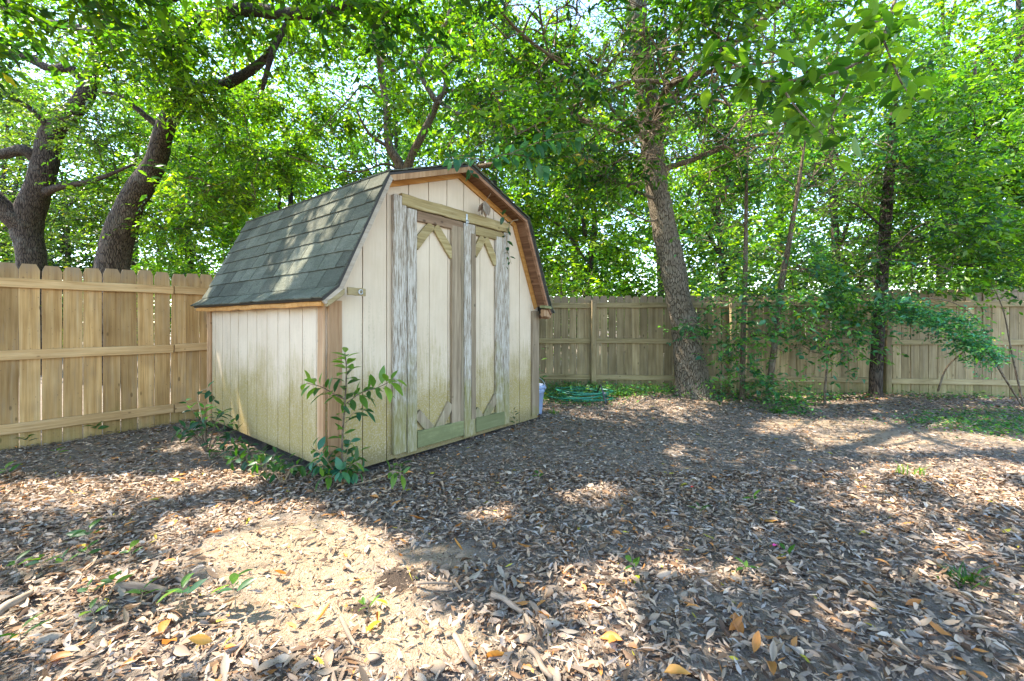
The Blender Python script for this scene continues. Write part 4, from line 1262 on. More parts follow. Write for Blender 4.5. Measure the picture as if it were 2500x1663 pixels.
BT = [('bushy_tree', 'bushy yellow green tree beyond the back fence, left of the leaning trunk', 1430, 330, 11.5, 1.7, 300, 'bright'),
      ('bushy_tree', 'pale feathery tree standing farther off behind the back fence and shed corner', 1300, 250, 15, 2.2, 300, 'oak'),
      ('bushy_tree', 'sunlit tree beyond the grey fence right of the leaning trunk', 1760, 300, 11.5, 1.9, 300, 'bright'),
      ('bushy_tree', 'tall tree beyond the grey fence behind the thin saplings', 2050, 50, 13, 2.4, 360, 'mid'),
      ('bushy_tree', 'dense tree beyond the grey fence right of the dark trunk', 2380, 150, 11, 2.2, 380, 'mid'),
      ('bushy_tree', 'broad tree beyond the fence at the yard side with shadowy low foliage', 2560, 300, 9.5, 1.6, 280, 'mid'),
      ('bushy_tree', 'light green tree beyond the golden fence between the two oaks', 150, 420, 15, 1.9, 210, 'oak'),
      ('bushy_tree', 'leafy tree beyond the golden fence right of the dark leaning oak', 470, 280, 12.5, 1.8, 300, 'bright'),
      ('bushy_tree', 'tree filling the view behind the far end of the shed roof', 680, 260, 13, 2.0, 320, 'bright'),
      ('bushy_tree', 'tall tree behind the forked tree and the roof ridge', 950, 100, 14, 2.5, 330, 'mid'),
      ('bushy_tree', 'tall tree behind the roof peak towards the leaning tree', 1180, 40, 13, 2.3, 330, 'mid'),
      ('bushy_tree', 'grey green tree far behind the old oak', 30, 200, 15, 2.4, 260, 'oak'),
      ('bushy_tree', 'tall dense tree far behind the leaning oak and the roof', 560, 0, 16, 2.8, 330, 'mid'),
      ('bushy_tree', 'dense tree far behind the leaning tree and the shed corner', 1400, 60, 18, 3.0, 330, 'mid'),
      ('bushy_tree', 'tall sunny tree beyond the fence over the arching shrub', 2480, -200, 12, 2.4, 330, 'bright'),
      ('bushy_tree', 'pale tall tree filling the sky between the old oak and the dark oak', 330, 120, 17, 2.6, 260, 'oak'),
      ('bushy_tree', 'far tall tree with a thin crown above the leaning tree', 1620, -100, 16, 2.6, 300, 'oak'),
      ('bushy_tree', 'tall pale crowned tree high above the grey fence', 1900, -60, 17, 2.6, 320, 'bright'),
      ('bushy_tree', 'tall tree high above the dense tree by the fence', 2300, -150, 15, 2.6, 330, 'bright')]
for t in BT:
    back_tree(*t)

# bushes just beyond the fences
BUSH = [(1370, 9.6, 2.6, 'bright', 'sunlit bush right behind the grey fence next to the shed roof edge'), (1500, 10.2, 2.9, 'bright', 'sunlit bush behind the grey fence left of the leaning trunk'), (1780, 9.8, 2.8, 'bright', 'bright bush behind the grey fence where the thin sapling stands'), (1960, 10.4, 3.0, 'bright', 'bright bush behind the grey fence past the crooked sapling'),
        (2200, 9.4, 2.7, 'mid', 'leafy bush behind the grey fence by the dark trunk'), (2420, 9.0, 2.7, 'mid', 'leafy bush behind the grey fence above the arching shrub'), (2620, 8.8, 3.0, 'mid', 'bush behind the grey fence farthest from the shed'),
        (380, 10.5, 3.0, 'bright', 'bush behind the golden fence beside the dark leaning oak'), (560, 10.8, 3.6, 'bright', 'bush behind the golden fence near the far roof corner'), (180, 12.5, 2.9, 'oak', 'bush behind the golden fence between the two oaks'), (760, 11.5, 4.2, 'bright', 'bush rising behind the far slope of the shed roof'), (-60, 9.5, 2.6, 'oak', 'bush behind the golden fence under the old oak')]
for u, Y, h, pal, lb in BUSH:
    b = at(u, HOR, Y); b.z = 0
    r_ = thing('bush', lb, 'bush', b)
    l_ = []
    for k in range(4):
        e = b + Vector((random.uniform(-.9, .9), random.uniform(-.4, .4), h * random.uniform(.6, .9)))
        limb(r_, 'stem', [b + Vector((random.uniform(-.1, .1), 0, -0.05)), b.lerp(e, 0.5) + Vector((0, 0, .2)), e], [0.03, 0.02, 0.008], M['bark_thin'], 6, 4, 0.05, 5, 0, l_)
    NL += crown(r_, [((b.x, b.y, h * 0.55), (1.25, 0.9, h * 0.42), 480)], l_, 0.105, 0.45, 8, pal, M['bark_thin'], 0.2, sub_r=0.34, twig_r=0.005, far=True)

# far wood that closes the view
ang = np.linspace(math.radians(-58), math.radians(58), 30)
bs = []
fw = thing('far_woods', 'distant mass of light green woodland closing the view beyond the fences', 'woods', (0, 28, 0))
fwc = []
for a in ang:
    for z in (1.4, 3.6, 6.0, 8.6, 11.5):
        R_ = RNG.uniform(22, 34)
        fwc.append(((math.sin(a) * R_, math.cos(a) * R_, z + RNG.uniform(-.5, .5)), (2.1, 1.6, 1.6), 80))
NL += crown(fw, fwc, [(0, 25, 0)], 0.34, 0.5, 8, 'bright', None, 0.2, sub_r=0.8, branchlets=False, far=True)
fw['kind'] = 'stuff'
print('leaves', NL)

# ------------------------------------------------------------------ single leaves (objects)
def one_leaf_mesh(name, mat, L=1.0, W=0.4, bend=0.25, fold=0.12, wave=0.0, rows=6, seed=0):
    rd = random.Random(seed)
    b = MB()
    prof = [0.0, 0.55, 0.9, 1.0, 0.85, 0.52, 0.0]
    b.v.append((0, 0, 0))
    for k in range(1, rows):
        t = k / rows
        w = W / 2 * prof[k]
        x = L * t
        z = -bend * L * t * t
        e = rd.uniform(-wave, wave)
        e2 = rd.uniform(-wave, wave)
        b.v += [(x, w, z + fold * w * 2 + e), (x, 0, z), (x, -w, z + fold * w * 2 + e2)]
    b.v.append((L, 0, -bend * L))
    last = len(b.v) - 1
    b.f += [(0, 2, 1), (0, 3, 2)]
    for k in range(rows - 2):
        a = 1 + k * 3
        b.f += [(a, a + 1, a + 4, a + 3), (a + 1, a + 2, a + 5, a + 4)]
    a = 1 + (rows - 2) * 3
    b.f += [(a, a + 1, last), (a + 1, a + 2, last)]
    b.v += [(-0.12 * L, 0, 0.012 * L), (0, 0.008 * L, 0)]
    b.f.append((last + 1, 0, last + 2))
    me = bpy.data.meshes.new(name)
    me.from_pydata(b.v, [], b.f)
    me.polygons.foreach_set('use_smooth', [True] * len(me.polygons))
    me.materials.append(mat)
    return me


LEAVES = {
    'green': [one_leaf_mesh('leaf', M['leaf_one'], 1, w, bd_, 0.15, 0.01, seed=i) for i, (w, bd_) in enumerate(((0.36, 0.15), (0.40, 0.3), (0.33, 0.05), (0.43, 0.2)))],
    'dark': [one_leaf_mesh('leaf', M['leaf_dark'], 1, w, bd_, 0.15, 0.01, seed=i) for i, (w, bd_) in enumerate(((0.46, 0.15), (0.5, 0.3), (0.42, 0.08)))],
    'young': [one_leaf_mesh('leaf', M['leaf_young'], 1, w, bd_, 0.15, 0.01, seed=i) for i, (w, bd_) in enumerate(((0.42, 0.2), (0.46, 0.35)))],
    'teal': [one_leaf_mesh('leaf', M['leaf_teal'], 1, w, bd_, 0.15, 0.01, seed=i) for i, (w, bd_) in enumerate(((0.5, 0.15), (0.54, 0.3)))],
    'dry': [one_leaf_mesh('fallen_leaf', M['dry_one'], 1, w, bd_, fo, 0.03, seed=i) for i, (w, bd_, fo) in enumerate(((0.36, 0.2, 0.3), (0.32, -0.22, 0.1), (0.40, 0.35, -0.3), (0.30, -0.3, 0.5), (0.44, 0.1, -0.45)))],
    'orange': [one_leaf_mesh('fallen_leaf', M['dry_orange'], 1, w, bd_, fo, 0.03, seed=i) for i, (w, bd_, fo) in enumerate(((0.36, -0.3, 0.35), (0.40, 0.25, 0.4), (0.33, -0.15, -0.3)))],
    'yellow': [one_leaf_mesh('fallen_leaf', M['yellow_one'], 1, 0.4, 0.12, 0.25, 0.02, seed=3)],
}


def frame(p, d, up_, L):
    d = Vector(d).normalized()
    s_ = Vector(up_).cross(d)
    s_ = s_.normalized() if s_.length > 1e-4 else d.orthogonal().normalized()
    n = d.cross(s_)
    return Matrix(((d.x * L, s_.x * L, n.x * L, p[0]), (d.y * L, s_.y * L, n.y * L, p[1]), (d.z * L, s_.z * L, n.z * L, p[2]), (0, 0, 0, 1)))


def put_leaf(parent, kind, p, d, L, up_=(0, 0, 1), name='leaf'):
    o = new_obj(name, random.choice(LEAVES[kind]), parent)
    rn = Vector((random.gauss(0, 0.35), random.gauss(0, 0.35), 0))
    mw = frame(p, d, Vector(up_) + rn, L)
    if parent is not None:
        mw = parent.matrix_basis.inverted() @ mw if parent.parent is None else (parent.parent.matrix_basis @ parent.matrix_parent_inverse @ parent.matrix_basis).inverted() @ mw
    o.matrix_local = mw
    return o


def leafy_stem(root, pts, r0, kind, L, n, start=0.15, tip=None, part='stem'):
    P = catmull(pts, 6)
    inv = root.matrix_basis.inverted()
    MB().tube([inv @ p for p in P], [r0, r0 * 0.4], 5, 1).build(part, M['bark_thin'] if r0 > 0.004 else M['thread'], root)
    for k in range(n):
        t = start + (1 - start) * (k + 0.5) / n
        i = min(len(P) - 2, int(t * (len(P) - 1)))
        q = P[i].lerp(P[i + 1], t * (len(P) - 1) - i)
        ax = (P[i + 1] - P[i]).normalized()
        a = k * 2.4 + random.uniform(-.4, .4)
        o1 = ax.orthogonal().normalized()
        d = (o1 * math.cos(a) + ax.cross(o1) * math.sin(a)) * 0.95 + ax * 0.45 + Vector((0, 0, -0.05))
        put_leaf(root, tip if (tip and t > 0.72) else kind, q + d.normalized() * L * 0.08, d, L * random.uniform(0.7, 1.15))


for root_, b_, d_, n_, L_, pal_ in SINGLES:
    kinds = {'bright': ('green', 'young', 'green'), 'mid': ('green', 'dark', 'green', 'young'), 'cool': ('teal', 'green'), 'teal': ('teal',), 'oak': ('green',)}[pal_]
    for q_, w_, e_, l_ in zip(b_, d_, n_, L_):
        put_leaf(root_, random.choice(kinds), Vector(q_), Vector(w_), float(l_), Vector(e_))

# sapling at the shed corner
cs = thing('corner_sapling', 'tall young leafy sapling growing against the front corner of the shed', 'sapling', (-1.225, 3.13, 0))
B0 = Vector((-1.225, 3.13, -0.02))
leafy_stem(cs, [B0, at(836, 1070, 3.10), at(842, 985, 3.06), at(846, 905, 3.04), at(842, 862, 3.02)], 0.009, 'green', 0.12, 38, 0.15, 'young')
leafy_stem(cs, [at(846, 985, 3.06), at(880, 960, 3.02), at(925, 945, 2.98), at(965, 925, 2.95)], 0.005, 'green', 0.12, 24, 0.15, 'young')
leafy_stem(cs, [at(842, 975, 3.06), at(815, 962, 3.0), at(785, 945, 2.96), at(748, 935, 2.93)], 0.005, 'green', 0.12, 16, 0.25, 'young')
leafy_stem(cs, [at(838, 1050, 3.1), at(860, 1010, 3.05), at(895, 1000, 3.0)], 0.004, 'dark', 0.10, 8, 0.3)
for a in range(13):
    an_ = a * 0.8 + 0.3
    e = Vector((-1.225 + math.cos(an_) * 0.17, 3.10 + math.sin(an_) * 0.10 - 0.07, 0.12 + 0.05 * (a % 5)))
    leafy_stem(cs, [B0, B0.lerp(e, 0.5) + Vector((0, 0, 0.05)), e], 0.004, 'green' if a % 3 else 'teal', 0.092, 9, 0.25)
leafy_stem(cs, [B0, at(930, 1165, 2.95), at(960, 1150, 2.9), at(985, 1160, 2.85)], 0.004, 'green', 0.09, 9, 0.5)

# shrub and creeping plants along the side wall
sw = shed_w(-0.30, 1.55, 0)
sh = thing('wall_shrub', 'dark glossy leaved shrub leaning on the side wall of the shed', 'shrub', sw)
for a in range(9):
    an_ = a * 0.7
    e = sw + Vector((math.cos(an_) * 0.26, math.sin(an_) * 0.16, 0.18 + 0.07 * (a % 5)))
    leafy_stem(sh, [sw + Vector((0, 0, -0.02)), sw.lerp(e, 0.5) + Vector((0, 0, 0.08)), e], 0.005, 'dark', 0.095, 9, 0.3)
leafy_stem(sh, [sw, sw + Vector((-0.06, 0, 0.35)), sw + Vector((-0.10, 0.02, 0.52)), sw + Vector((0.03, 0.0, 0.56)), sw + Vector((0.06, 0, 0.36))], 0.004, 'dark', 0.085, 10, 0.5)
labels_iv = ['low creeping plant under the side wall beside the dark shrub', 'low creeping plant halfway along the bottom of the side wall', 'low creeping plant with pale leaves between the wall middle and the corner sapling', 'small creeping plant by the corner board under the side wall']
for (x, y), lb in zip(((-0.28, 1.15), (-0.24, 0.85), (-0.2, 0.52), (-0.2, 0.25)), labels_iv):
    b = shed_w(x, y, 0)
    iv = thing('creeping_plant', lb, 'plant', b, group='creeping plants along the shed wall')
    for a in range(7):
        an_ = a * 0.9 + y
        e = b + Vector((math.cos(an_) * random.uniform(.1, .22), math.sin(an_) * random.uniform(.06, .16), random.uniform(0.04, 0.16)))
        leafy_stem(iv, [b + Vector((0, 0, -0.02)), b.lerp(e, 0.5) + Vector((0, 0, 0.05)), e], 0.003, 'dark' if a % 3 else 'green', 0.08, 5, 0.3)

# climbing vine near the door header and twigs hanging from the roof edge
vn = thing('climbing_vine', 'thin vine with dark leaves hanging over the right end of the door header', 'vine', shed_w(2.0, -0.12, 2.33))
leafy_stem(vn, [shed_w(2.06, -0.15, 2.27), shed_w(1.99, -0.12, 2.24), shed_w(1.95, -0.085, 2.12), shed_w(1.97, -0.075, 1.95), shed_w(2.04, -0.075, 1.80)], 0.004, 'dark', 0.075, 9, 0.25)
leafy_stem(vn, [shed_w(1.99, -0.12, 2.24), shed_w(1.90, -0.13, 2.27), shed_w(1.80, -0.14, 2.27)], 0.003, 'dark', 0.095, 5, 0.5)
leafy_stem(vn, [shed_w(1.95, -0.085, 2.12), shed_w(1.96, -0.08, 1.9), shed_w(1.94, -0.08, 1.75)], 0.003, 'green', 0.06, 5, 0.4)
hg = thing('hanging_twig', 'leafy green twig hanging down in front of the roof peak', 'twig', shed_w(1.25, -0.3, 2.62))
leafy_stem(hg, [shed_w(1.36, -0.25, 2.70), shed_w(1.15, -0.33, 2.63), shed_w(0.95, -0.38, 2.56), shed_w(0.82, -0.42, 2.50)], 0.004, 'teal', 0.10, 17, 0.1)
leafy_stem(hg, [shed_w(1.15, -0.33, 2.63), shed_w(1.10, -0.36, 2.52), shed_w(1.12, -0.38, 2.46)], 0.003, 'dark', 0.095, 5, 0.3)
h2 = thing('hanging_twig', 'broad leaved green branch drooping just right of the roof peak', 'twig', shed_w(1.7, -0.35, 2.8))
leafy_stem(h2, [shed_w(1.35, -0.21, 2.66), shed_w(1.6, -0.4, 2.78), shed_w(1.9, -0.5, 2.78), shed_w(2.1, -0.55, 2.66)], 0.005, 'teal', 0.135, 30, 0.1)
leafy_stem(h2, [shed_w(1.6, -0.4, 2.78), shed_w(1.9, -0.6, 2.95), shed_w(2.2, -0.8, 3.02)], 0.005, 'teal', 0.135, 24, 0.1)
dl = thing('dead_leaf_cluster', 'bunch of brown dead leaves hanging on a thread under the gable', 'dead leaves', shed_w(1.56, -0.14, 2.35))
iv_ = dl.matrix_basis.inverted()
top = shed_w(1.60, -0.17, 2.445)
MB().tube([iv_ @ top, iv_ @ shed_w(1.58, -0.15, 2.40), iv_ @ shed_w(1.56, -0.13, 2.36)], [0.002, 0.002], 4, 3).build('thread', M['thread'], dl)
for k in range(7):
    o = put_leaf(dl, 'dry', shed_w(1.56 + random.uniform(-.02, .02), -0.13, 2.365), Vector((random.uniform(-.45, .45), random.uniform(-.3, .3), -1)), random.uniform(0.12, 0.17))

# plant by the door, bucket side weed
dp = thing('door_weed', 'small dark leaved weed growing against the right door post', 'plant', shed_w(2.08, -0.10, 0))
leafy_stem(dp, [shed_w(2.08, -0.10, -0.02), shed_w(2.09, -0.09, 0.1), shed_w(2.07, -0.08, 0.22)], 0.003, 'dark', 0.07, 9, 0.25)
bw = thing('bucket_weed', 'leafy weed rising behind the blue bucket at the shed corner', 'plant', (0.36, 5.75, 0))
for e in ((0.40, 5.7, 0.55), (0.46, 5.72, 0.42), (0.38, 5.66, 0.85)):
    leafy_stem(bw, [Vector((0.36, 5.75, -0.02)), Vector((0.37, 5.74, e[2] * 0.5)), Vector(e)], 0.004, 'green', 0.10, 8, 0.3)
tw_ = thing('trunk_shoot', 'shoot with drooping blue green leaves sprouting from the leaning trunk', 'shoot', at(1690, 800, 6.55))
leafy_stem(tw_, [at(1672, 800, 6.6), at(1690, 790, 6.4), at(1720, 800, 6.3), at(1735, 815, 6.25)], 0.004, 'dark', 0.14, 9, 0.2)
leafy_stem(tw_, [at(1680, 800, 6.5), at(1670, 795, 6.35), at(1655, 810, 6.3)], 0.004, 'dark', 0.14, 7, 0.2)

# --- near limb that reaches over the yard
nl = thing('overhanging_branch', 'near branch with large light green leaves hanging over the right of the yard', 'branch', at(1990, 200, 2.6))
ib = nl.matrix_basis.inverted()
BR = [[at(2100, -700, 3.8), at(2230, -330, 3.2), at(2180, 20, 2.8), at(2110, 140, 2.6), at(1990, 190, 2.5), at(1860, 200, 2.45), at(1740, 215, 2.5)],
      [at(2110, 140, 2.6), at(2060, 230, 2.45), at(2030, 300, 2.35), at(2060, 370, 2.3)], [at(1990, 190, 2.5), at(1930, 150, 2.4), at(1870, 120, 2.3)], [at(2150, 80, 2.7), at(2200, 200, 2.5), at(2240, 250, 2.4)],
      [at(1900, 200, 2.45), at(1950, 270, 2.35), at(2010, 330, 2.3)], [at(1860, 200, 2.45), at(1780, 150, 2.4), at(1720, 130, 2.45)], [at(2170, 40, 2.8), at(2120, 60, 2.6), at(2080, 60, 2.5)]]
cnt = 0
for i, pts in enumerate(BR):
    P = catmull(pts, 7)
    r0 = 0.016 if i == 0 else 0.007
    MB().tube([ib @ p for p in P], [r0, r0 * 0.3], 6, 1).build('twig', M['bark_thin'], nl)
    n = 84 if i == 0 else 35
    for k in range(n):
        t = (0.35 if i == 0 else 0.1) + (0.65 if i == 0 else 0.9) * (k + 0.5) / n
        q = P[min(len(P) - 1, int(t * (len(P) - 1)))] + Vector((random.gauss(0, .05), random.gauss(0, .06), random.gauss(0, .04)))
        d = Vector((random.gauss(0, 1), random.gauss(0, 1), random.gauss(-0.25, 0.45)))
        put_leaf(nl, random.choice(('green', 'young', 'young', 'green')), q, d, random.uniform(0.085, 0.15))
        cnt += 1
print('near leaves', cnt)

# ------------------------------------------------------------------ leaf litter
def inside_yard(x, y):
    P = np.stack([x, y], 1)
    rel = P - np.array([C0.x, C0.y])
    lx = rel @ np.array([Dv.x, Dv.y])
    ly = rel @ np.array([Bv.x, Bv.y])
    in_shed = (lx > 0.02) & (lx < W_ - 0.02) & (ly > 0.02) & (ly < DEP - 0.02)
    fn = np.array([Bv.x, Bv.y])
    beyond_l = (P - np.array([FA.x, FA.y])) @ fn > 0.0
    back_y = COR.y + (x - COR.x) * (FB.y - COR.y) / (FB.x - COR.x)
    return ~in_shed & ~beyond_l & (y < back_y - 0.02)


def sandiness(x, y):
    s_ = np.zeros(len(x))
    for cx, cy, rx, ry in SAND:
        d = np.sqrt(((x - cx) / rx) ** 2 + ((y - cy) / ry) ** 2) + 0.25 * np.sin(9 * x + 4 * y) * np.cos(7 * y)
        s_ = np.maximum(s_, np.clip((1.1 - d) / 0.35, 0, 1))
    return s_


LPAL = np.array([1.09, 1.04, 0.96]) * np.array([(0.25, 0.20, 0.165), (0.34, 0.265, 0.21), (0.43, 0.315, 0.23), (0.09, 0.06, 0.045), (0.50, 0.42, 0.35), (0.46, 0.21, 0.07), (0.38, 0.34, 0.05), (0.31, 0.28, 0.265), (0.19, 0.12, 0.075)])
LPROB = np.array([0.20, 0.2, 0.15, 0.16, 0.05, 0.03, 0.005, 0.11, 0.15])
LPROB = LPROB / LPROB.sum()


def litter(n, y0, y1, smin, smax, dens_sand, wr=(0.26, 0.42), flat=1.0):
    y = np.sqrt(RNG.random(n) * (y1 ** 2 - y0 ** 2) + y0 ** 2)
    x = (RNG.random(n) * 2 - 1) * (1.25 * y + 1.0)
    keep = inside_yard(x, y) & (RNG.random(n) > sandiness(x, y) * (1 - dens_sand))
    x, y = x[keep], y[keep]
    n = len(x)
    L = smin + (smax - smin) * RNG.random(n) ** 1.6
    W = L * RNG.uniform(*wr, n)
    yaw = RNG.uniform(0, 2 * np.pi, n)
    pitch = RNG.normal(0, 0.2 * flat, n)
    roll = RNG.normal(0, 0.34 * flat, n)
    d = np.stack([np.cos(yaw) * np.cos(pitch), np.sin(yaw) * np.cos(pitch), np.sin(pitch)], 1)
    s0 = np.stack([-np.sin(yaw), np.cos(yaw), np.zeros(n)], 1)
    nr = np.cross(d, s0)
    s_ = s0 * np.cos(roll)[:, None] + nr * np.sin(roll)[:, None]
    nr = np.cross(d, s_)
    base = np.stack([x, y, ground_z(x, y) + RNG.uniform(0.004, 0.026, n)], 1)
    bend = RNG.normal(0.0, 0.22, n)[:, None]
    cup = RNG.normal(0.0, 0.75, n)[:, None]
    V = np.empty((n, 8, 3))
    Lc, Wc = L[:, None], W[:, None]

    def pt(t, w):
        zz = bend * Lc * (0.25 - (t - 0.5) ** 2) * 1.6 + cup * Wc * 0.5 * np.abs(w)
        return base + d * Lc * (t - 0.5) + s_ * Wc * 0.5 * w + nr * zz
    p1 = RNG.uniform(0.2, 0.42, (n, 1)); p2 = p1 + RNG.uniform(0.2, 0.36, (n, 1))
    w1 = RNG.uniform(0.6, 1.0, (n, 1)); w2 = RNG.uniform(0.45, 1.05, (n, 1))
    skew = RNG.normal(0, 0.06, (n, 1)); torn = np.where(RNG.random((n, 1)) < 0.2, RNG.uniform(0.55, 0.8, (n, 1)), 1.0)
    V[:, 0] = pt(0, 0); V[:, 1] = pt(p1, w1); V[:, 2] = pt(p1 + skew, 0); V[:, 3] = pt(p1 - skew, -w1)
    V[:, 4] = pt(np.minimum(p2, torn), w2); V[:, 5] = pt(np.minimum(p2, torn) - skew, 0); V[:, 6] = pt(np.minimum(p2 + skew, torn), -w2); V[:, 7] = pt(torn, skew * 4)
    k = np.arange(n)[:, None] * 8
    T = np.stack([k + q for q in ([0, 2, 1], [0, 3, 2], [1, 2, 5], [1, 5, 4], [2, 3, 6], [2, 6, 5], [4, 5, 7], [5, 6, 7])], 1).reshape(-1, 3)
    zmin = ground_z(V[:, :, 0], V[:, :, 1])
    V[:, :, 2] = np.maximum(V[:, :, 2], zmin + 0.001)
    c = LPAL[RNG.choice(len(LPAL), n, p=LPROB)] * RNG.uniform(0.7, 1.25, (n, 1))
    return V.reshape(-1, 3), T, np.repeat(c, 8, 0)


parts = [litter(42000, 1.0, 3.4, 0.025, 0.078, 0.12, (0.2, 0.42)), litter(94000, 3.0, 7.9, 0.022, 0.068, 0.4, (0.2, 0.45), 0.7),
         litter(38000, 1.0, 3.8, 0.006, 0.03, 0.9, (0.12, 0.6)), litter(8000, 1.0, 5.0, 0.04, 0.17, 0.7, (0.02, 0.045), 0.6)]
Vs, Ts, Cs = [], [], []
o_ = 0
for V, T, c in parts:
    Vs.append(V); Ts.append(T + o_); Cs.append(c); o_ += len(V)
lm = fast_mesh('leaf_litter', np.concatenate(Vs), np.concatenate(Ts), M['litter'], np.concatenate(Cs))
lit = new_obj('leaf_litter', lm)
tag(lit, 'thick layer of dry brown and grey leaves covering the yard', 'leaf litter', kind='stuff')

# the leaves that show largest, one by one
def drop(kind, x, y, L, name='fallen_leaf', label=None, cat='leaf', group=None, tilt=0.3):
    yaw = random.uniform(0, 6.28)
    d = Vector((math.cos(yaw), math.sin(yaw), random.uniform(-0.1, tilt)))
    o = put_leaf(None, kind, (x, y, gz(x, y) + 0.024), d, L, (random.gauss(0, .3), random.gauss(0, .3), 1), name)
    tag(o, label, cat, group)
    return o


placed = 0
while placed < 262:
    y = math.sqrt(random.uniform(1.25 ** 2, 2.05 ** 2))
    x = random.uniform(-1.2, 1.2) * y
    if sandiness(np.array([x]), np.array([y]))[0] > 0.3 and random.random() < 0.8: continue
    drop('dry', x, y, random.uniform(0.05, 0.092), label='dry greyish brown curled leaf lying on the litter', group='brown fallen leaves in the foreground')
    placed += 1
for u, v in ((520, 1580), (395, 1565), (430, 1570), (1780, 1540), (1810, 1560), (1840, 1600), (1490, 1540), (1520, 1560), (1300, 1340), (1130, 1350), (975, 1360), (1040, 1270), (1110, 1290), (840, 1360), (1870, 1620), (2330, 1570), (2100, 1430), (1620, 1640), (2210, 1490), (700, 1410), (770, 1530), (1240, 1610), (1340, 1510), (1850, 1270), (180, 1610)):
    p = at(u, v, CAMH * F / (v - HOR))
    drop('orange', p.x, p.y, random.uniform(0.07, 0.11), label='curled orange brown dead leaf standing out on the litter', group='orange fallen leaves', tilt=0.5)
for u, v in ((945, 1490), (440, 1180), (930, 1530), (1560, 1400)):
    p = at(u, v, CAMH * F / (v - HOR))
    drop('yellow', p.x, p.y, 0.07, label='bright yellow green leaf lying on the dry litter', group='yellow fallen leaves', tilt=0.4)
for (u, v, mt, lb) in ((1687, 1195, 'petal_red', 'tiny red petal lying on the litter'), (1888, 1342, 'petal_pink', 'tiny pink petal lying on the litter')):
    p = at(u, v, CAMH * F / (v - HOR))
    me = one_leaf_mesh('petal', M[mt], 1, 0.8, 0.3, 0.2, 0.03, seed=5)
    o = new_obj('petal', me)
    o.matrix_local = frame((p.x, p.y, gz(p.x, p.y) + 0.03), Vector((1, 0.4, 0.3)), Vector((0, 0, 1)), 0.028)
    tag(o, lb, 'petal')

# seedlings in the litter
SEED = [(225, 1335, 0.10, 'tall two leaf seedling standing in shaded litter near the golden fence side'), (100, 1400, 0.05, None), (165, 1395, 0.05, None), (195, 1382, 0.06, None), (35, 1400, 0.04, None), (212, 1480, 0.05, None), (262, 1465, 0.05, None), (330, 1490, 0.05, None),
        (455, 1500, 0.09, 'seedling with upright leaves beside the short thick stick'), (575, 1495, 0.10, 'pale seedling with three spread leaves at the edge of the bare sand'), (310, 1385, 0.06, None), (40, 1590, 0.05, None), (230, 1520, 0.03, None), (30, 1168, 0.07, None), (970, 1185, 0.12, 'broad leaved green seedling beside the corner sapling'),
        (1310, 1178, 0.04, None), (1800, 1400, 0.04, None), (1930, 1375, 0.04, None), (1555, 1395, 0.04, None), (1700, 1260, 0.05, None), (1840, 1240, 0.04, None), (900, 1500, 0.02, None), (60, 1095, 0.10, None), (130, 1120, 0.05, None), (230, 1065, 0.10, None), (290, 1050, 0.12, None), (330, 1045, 0.12, None)]
for u, v, h, lb in SEED:
    p = at(u, v, CAMH * F / (v - HOR))
    b = Vector((p.x, p.y, gz(p.x, p.y)))
    s_ = thing('seedling', lb or 'small green seedling poking up through the dry leaf litter', 'seedling', b, group='seedlings in the leaf litter')
    e = b + Vector((random.uniform(-.03, .03), random.uniform(-.03, .03), h + 0.03))
    leafy_stem(s_, [b + Vector((0, 0, -0.02)), b.lerp(e, 0.6) + Vector((0.01, 0, 0)), e], 0.0022, 'green' if h < 0.08 else 'dark', 0.045 + h * 0.42, 4 if h < 0.08 else 6, 0.5, 'green')

# grass tufts
def grass_tuft(u, v, n, h, lb, yellow=False):
    p = at(u, v, CAMH * F / (v - HOR))
    b = Vector((p.x, p.y, gz(p.x, p.y)))
    g = thing('grass_tuft', lb, 'grass')
    g.location = b
    m_ = MB()
    for k in range(n):
        a = random.uniform(0, 6.28)
        r = random.uniform(0.02, 0.09)
        hh = h * random.uniform(0.5, 1.1)
        q0 = Vector((random.gauss(0, .03), random.gauss(0, .02), -0.01))
        q1 = q0 + Vector((math.cos(a) * r * 0.5, math.sin(a) * r * 0.5, hh * 0.7))
        q2 = q0 + Vector((math.cos(a) * r * 1.3, math.sin(a) * r * 1.3, hh))
        sd = Vector((-math.sin(a), math.cos(a), 0)) * 0.004
        m_.add([q0 - sd, q0 + sd, q1 + sd, q1 - sd, q2], [(0, 1, 2, 3), (3, 2, 4)])
    o = m_.build('blades', M['leaf_young'] if yellow else M['leaf_one'], g)
    o['kind'] = 'stuff'


grass_tuft(2355, 1425, 46, 0.09, 'bright green grass tuft in the shaded litter')
grass_tuft(2200, 1160, 14, 0.13, 'yellow green grass blades upright at the sunny patch edge', True)
grass_tuft(2245, 1160, 10, 0.12, 'thin yellow grass blades right beside the upright sunny tuft', True)
grass_tuft(1350, 1010, 30, 0.08, 'short green grass between the bucket and the hose')
grass_tuft(1900, 1010, 40, 0.10, 'grass tuft under the thin crooked sapling')


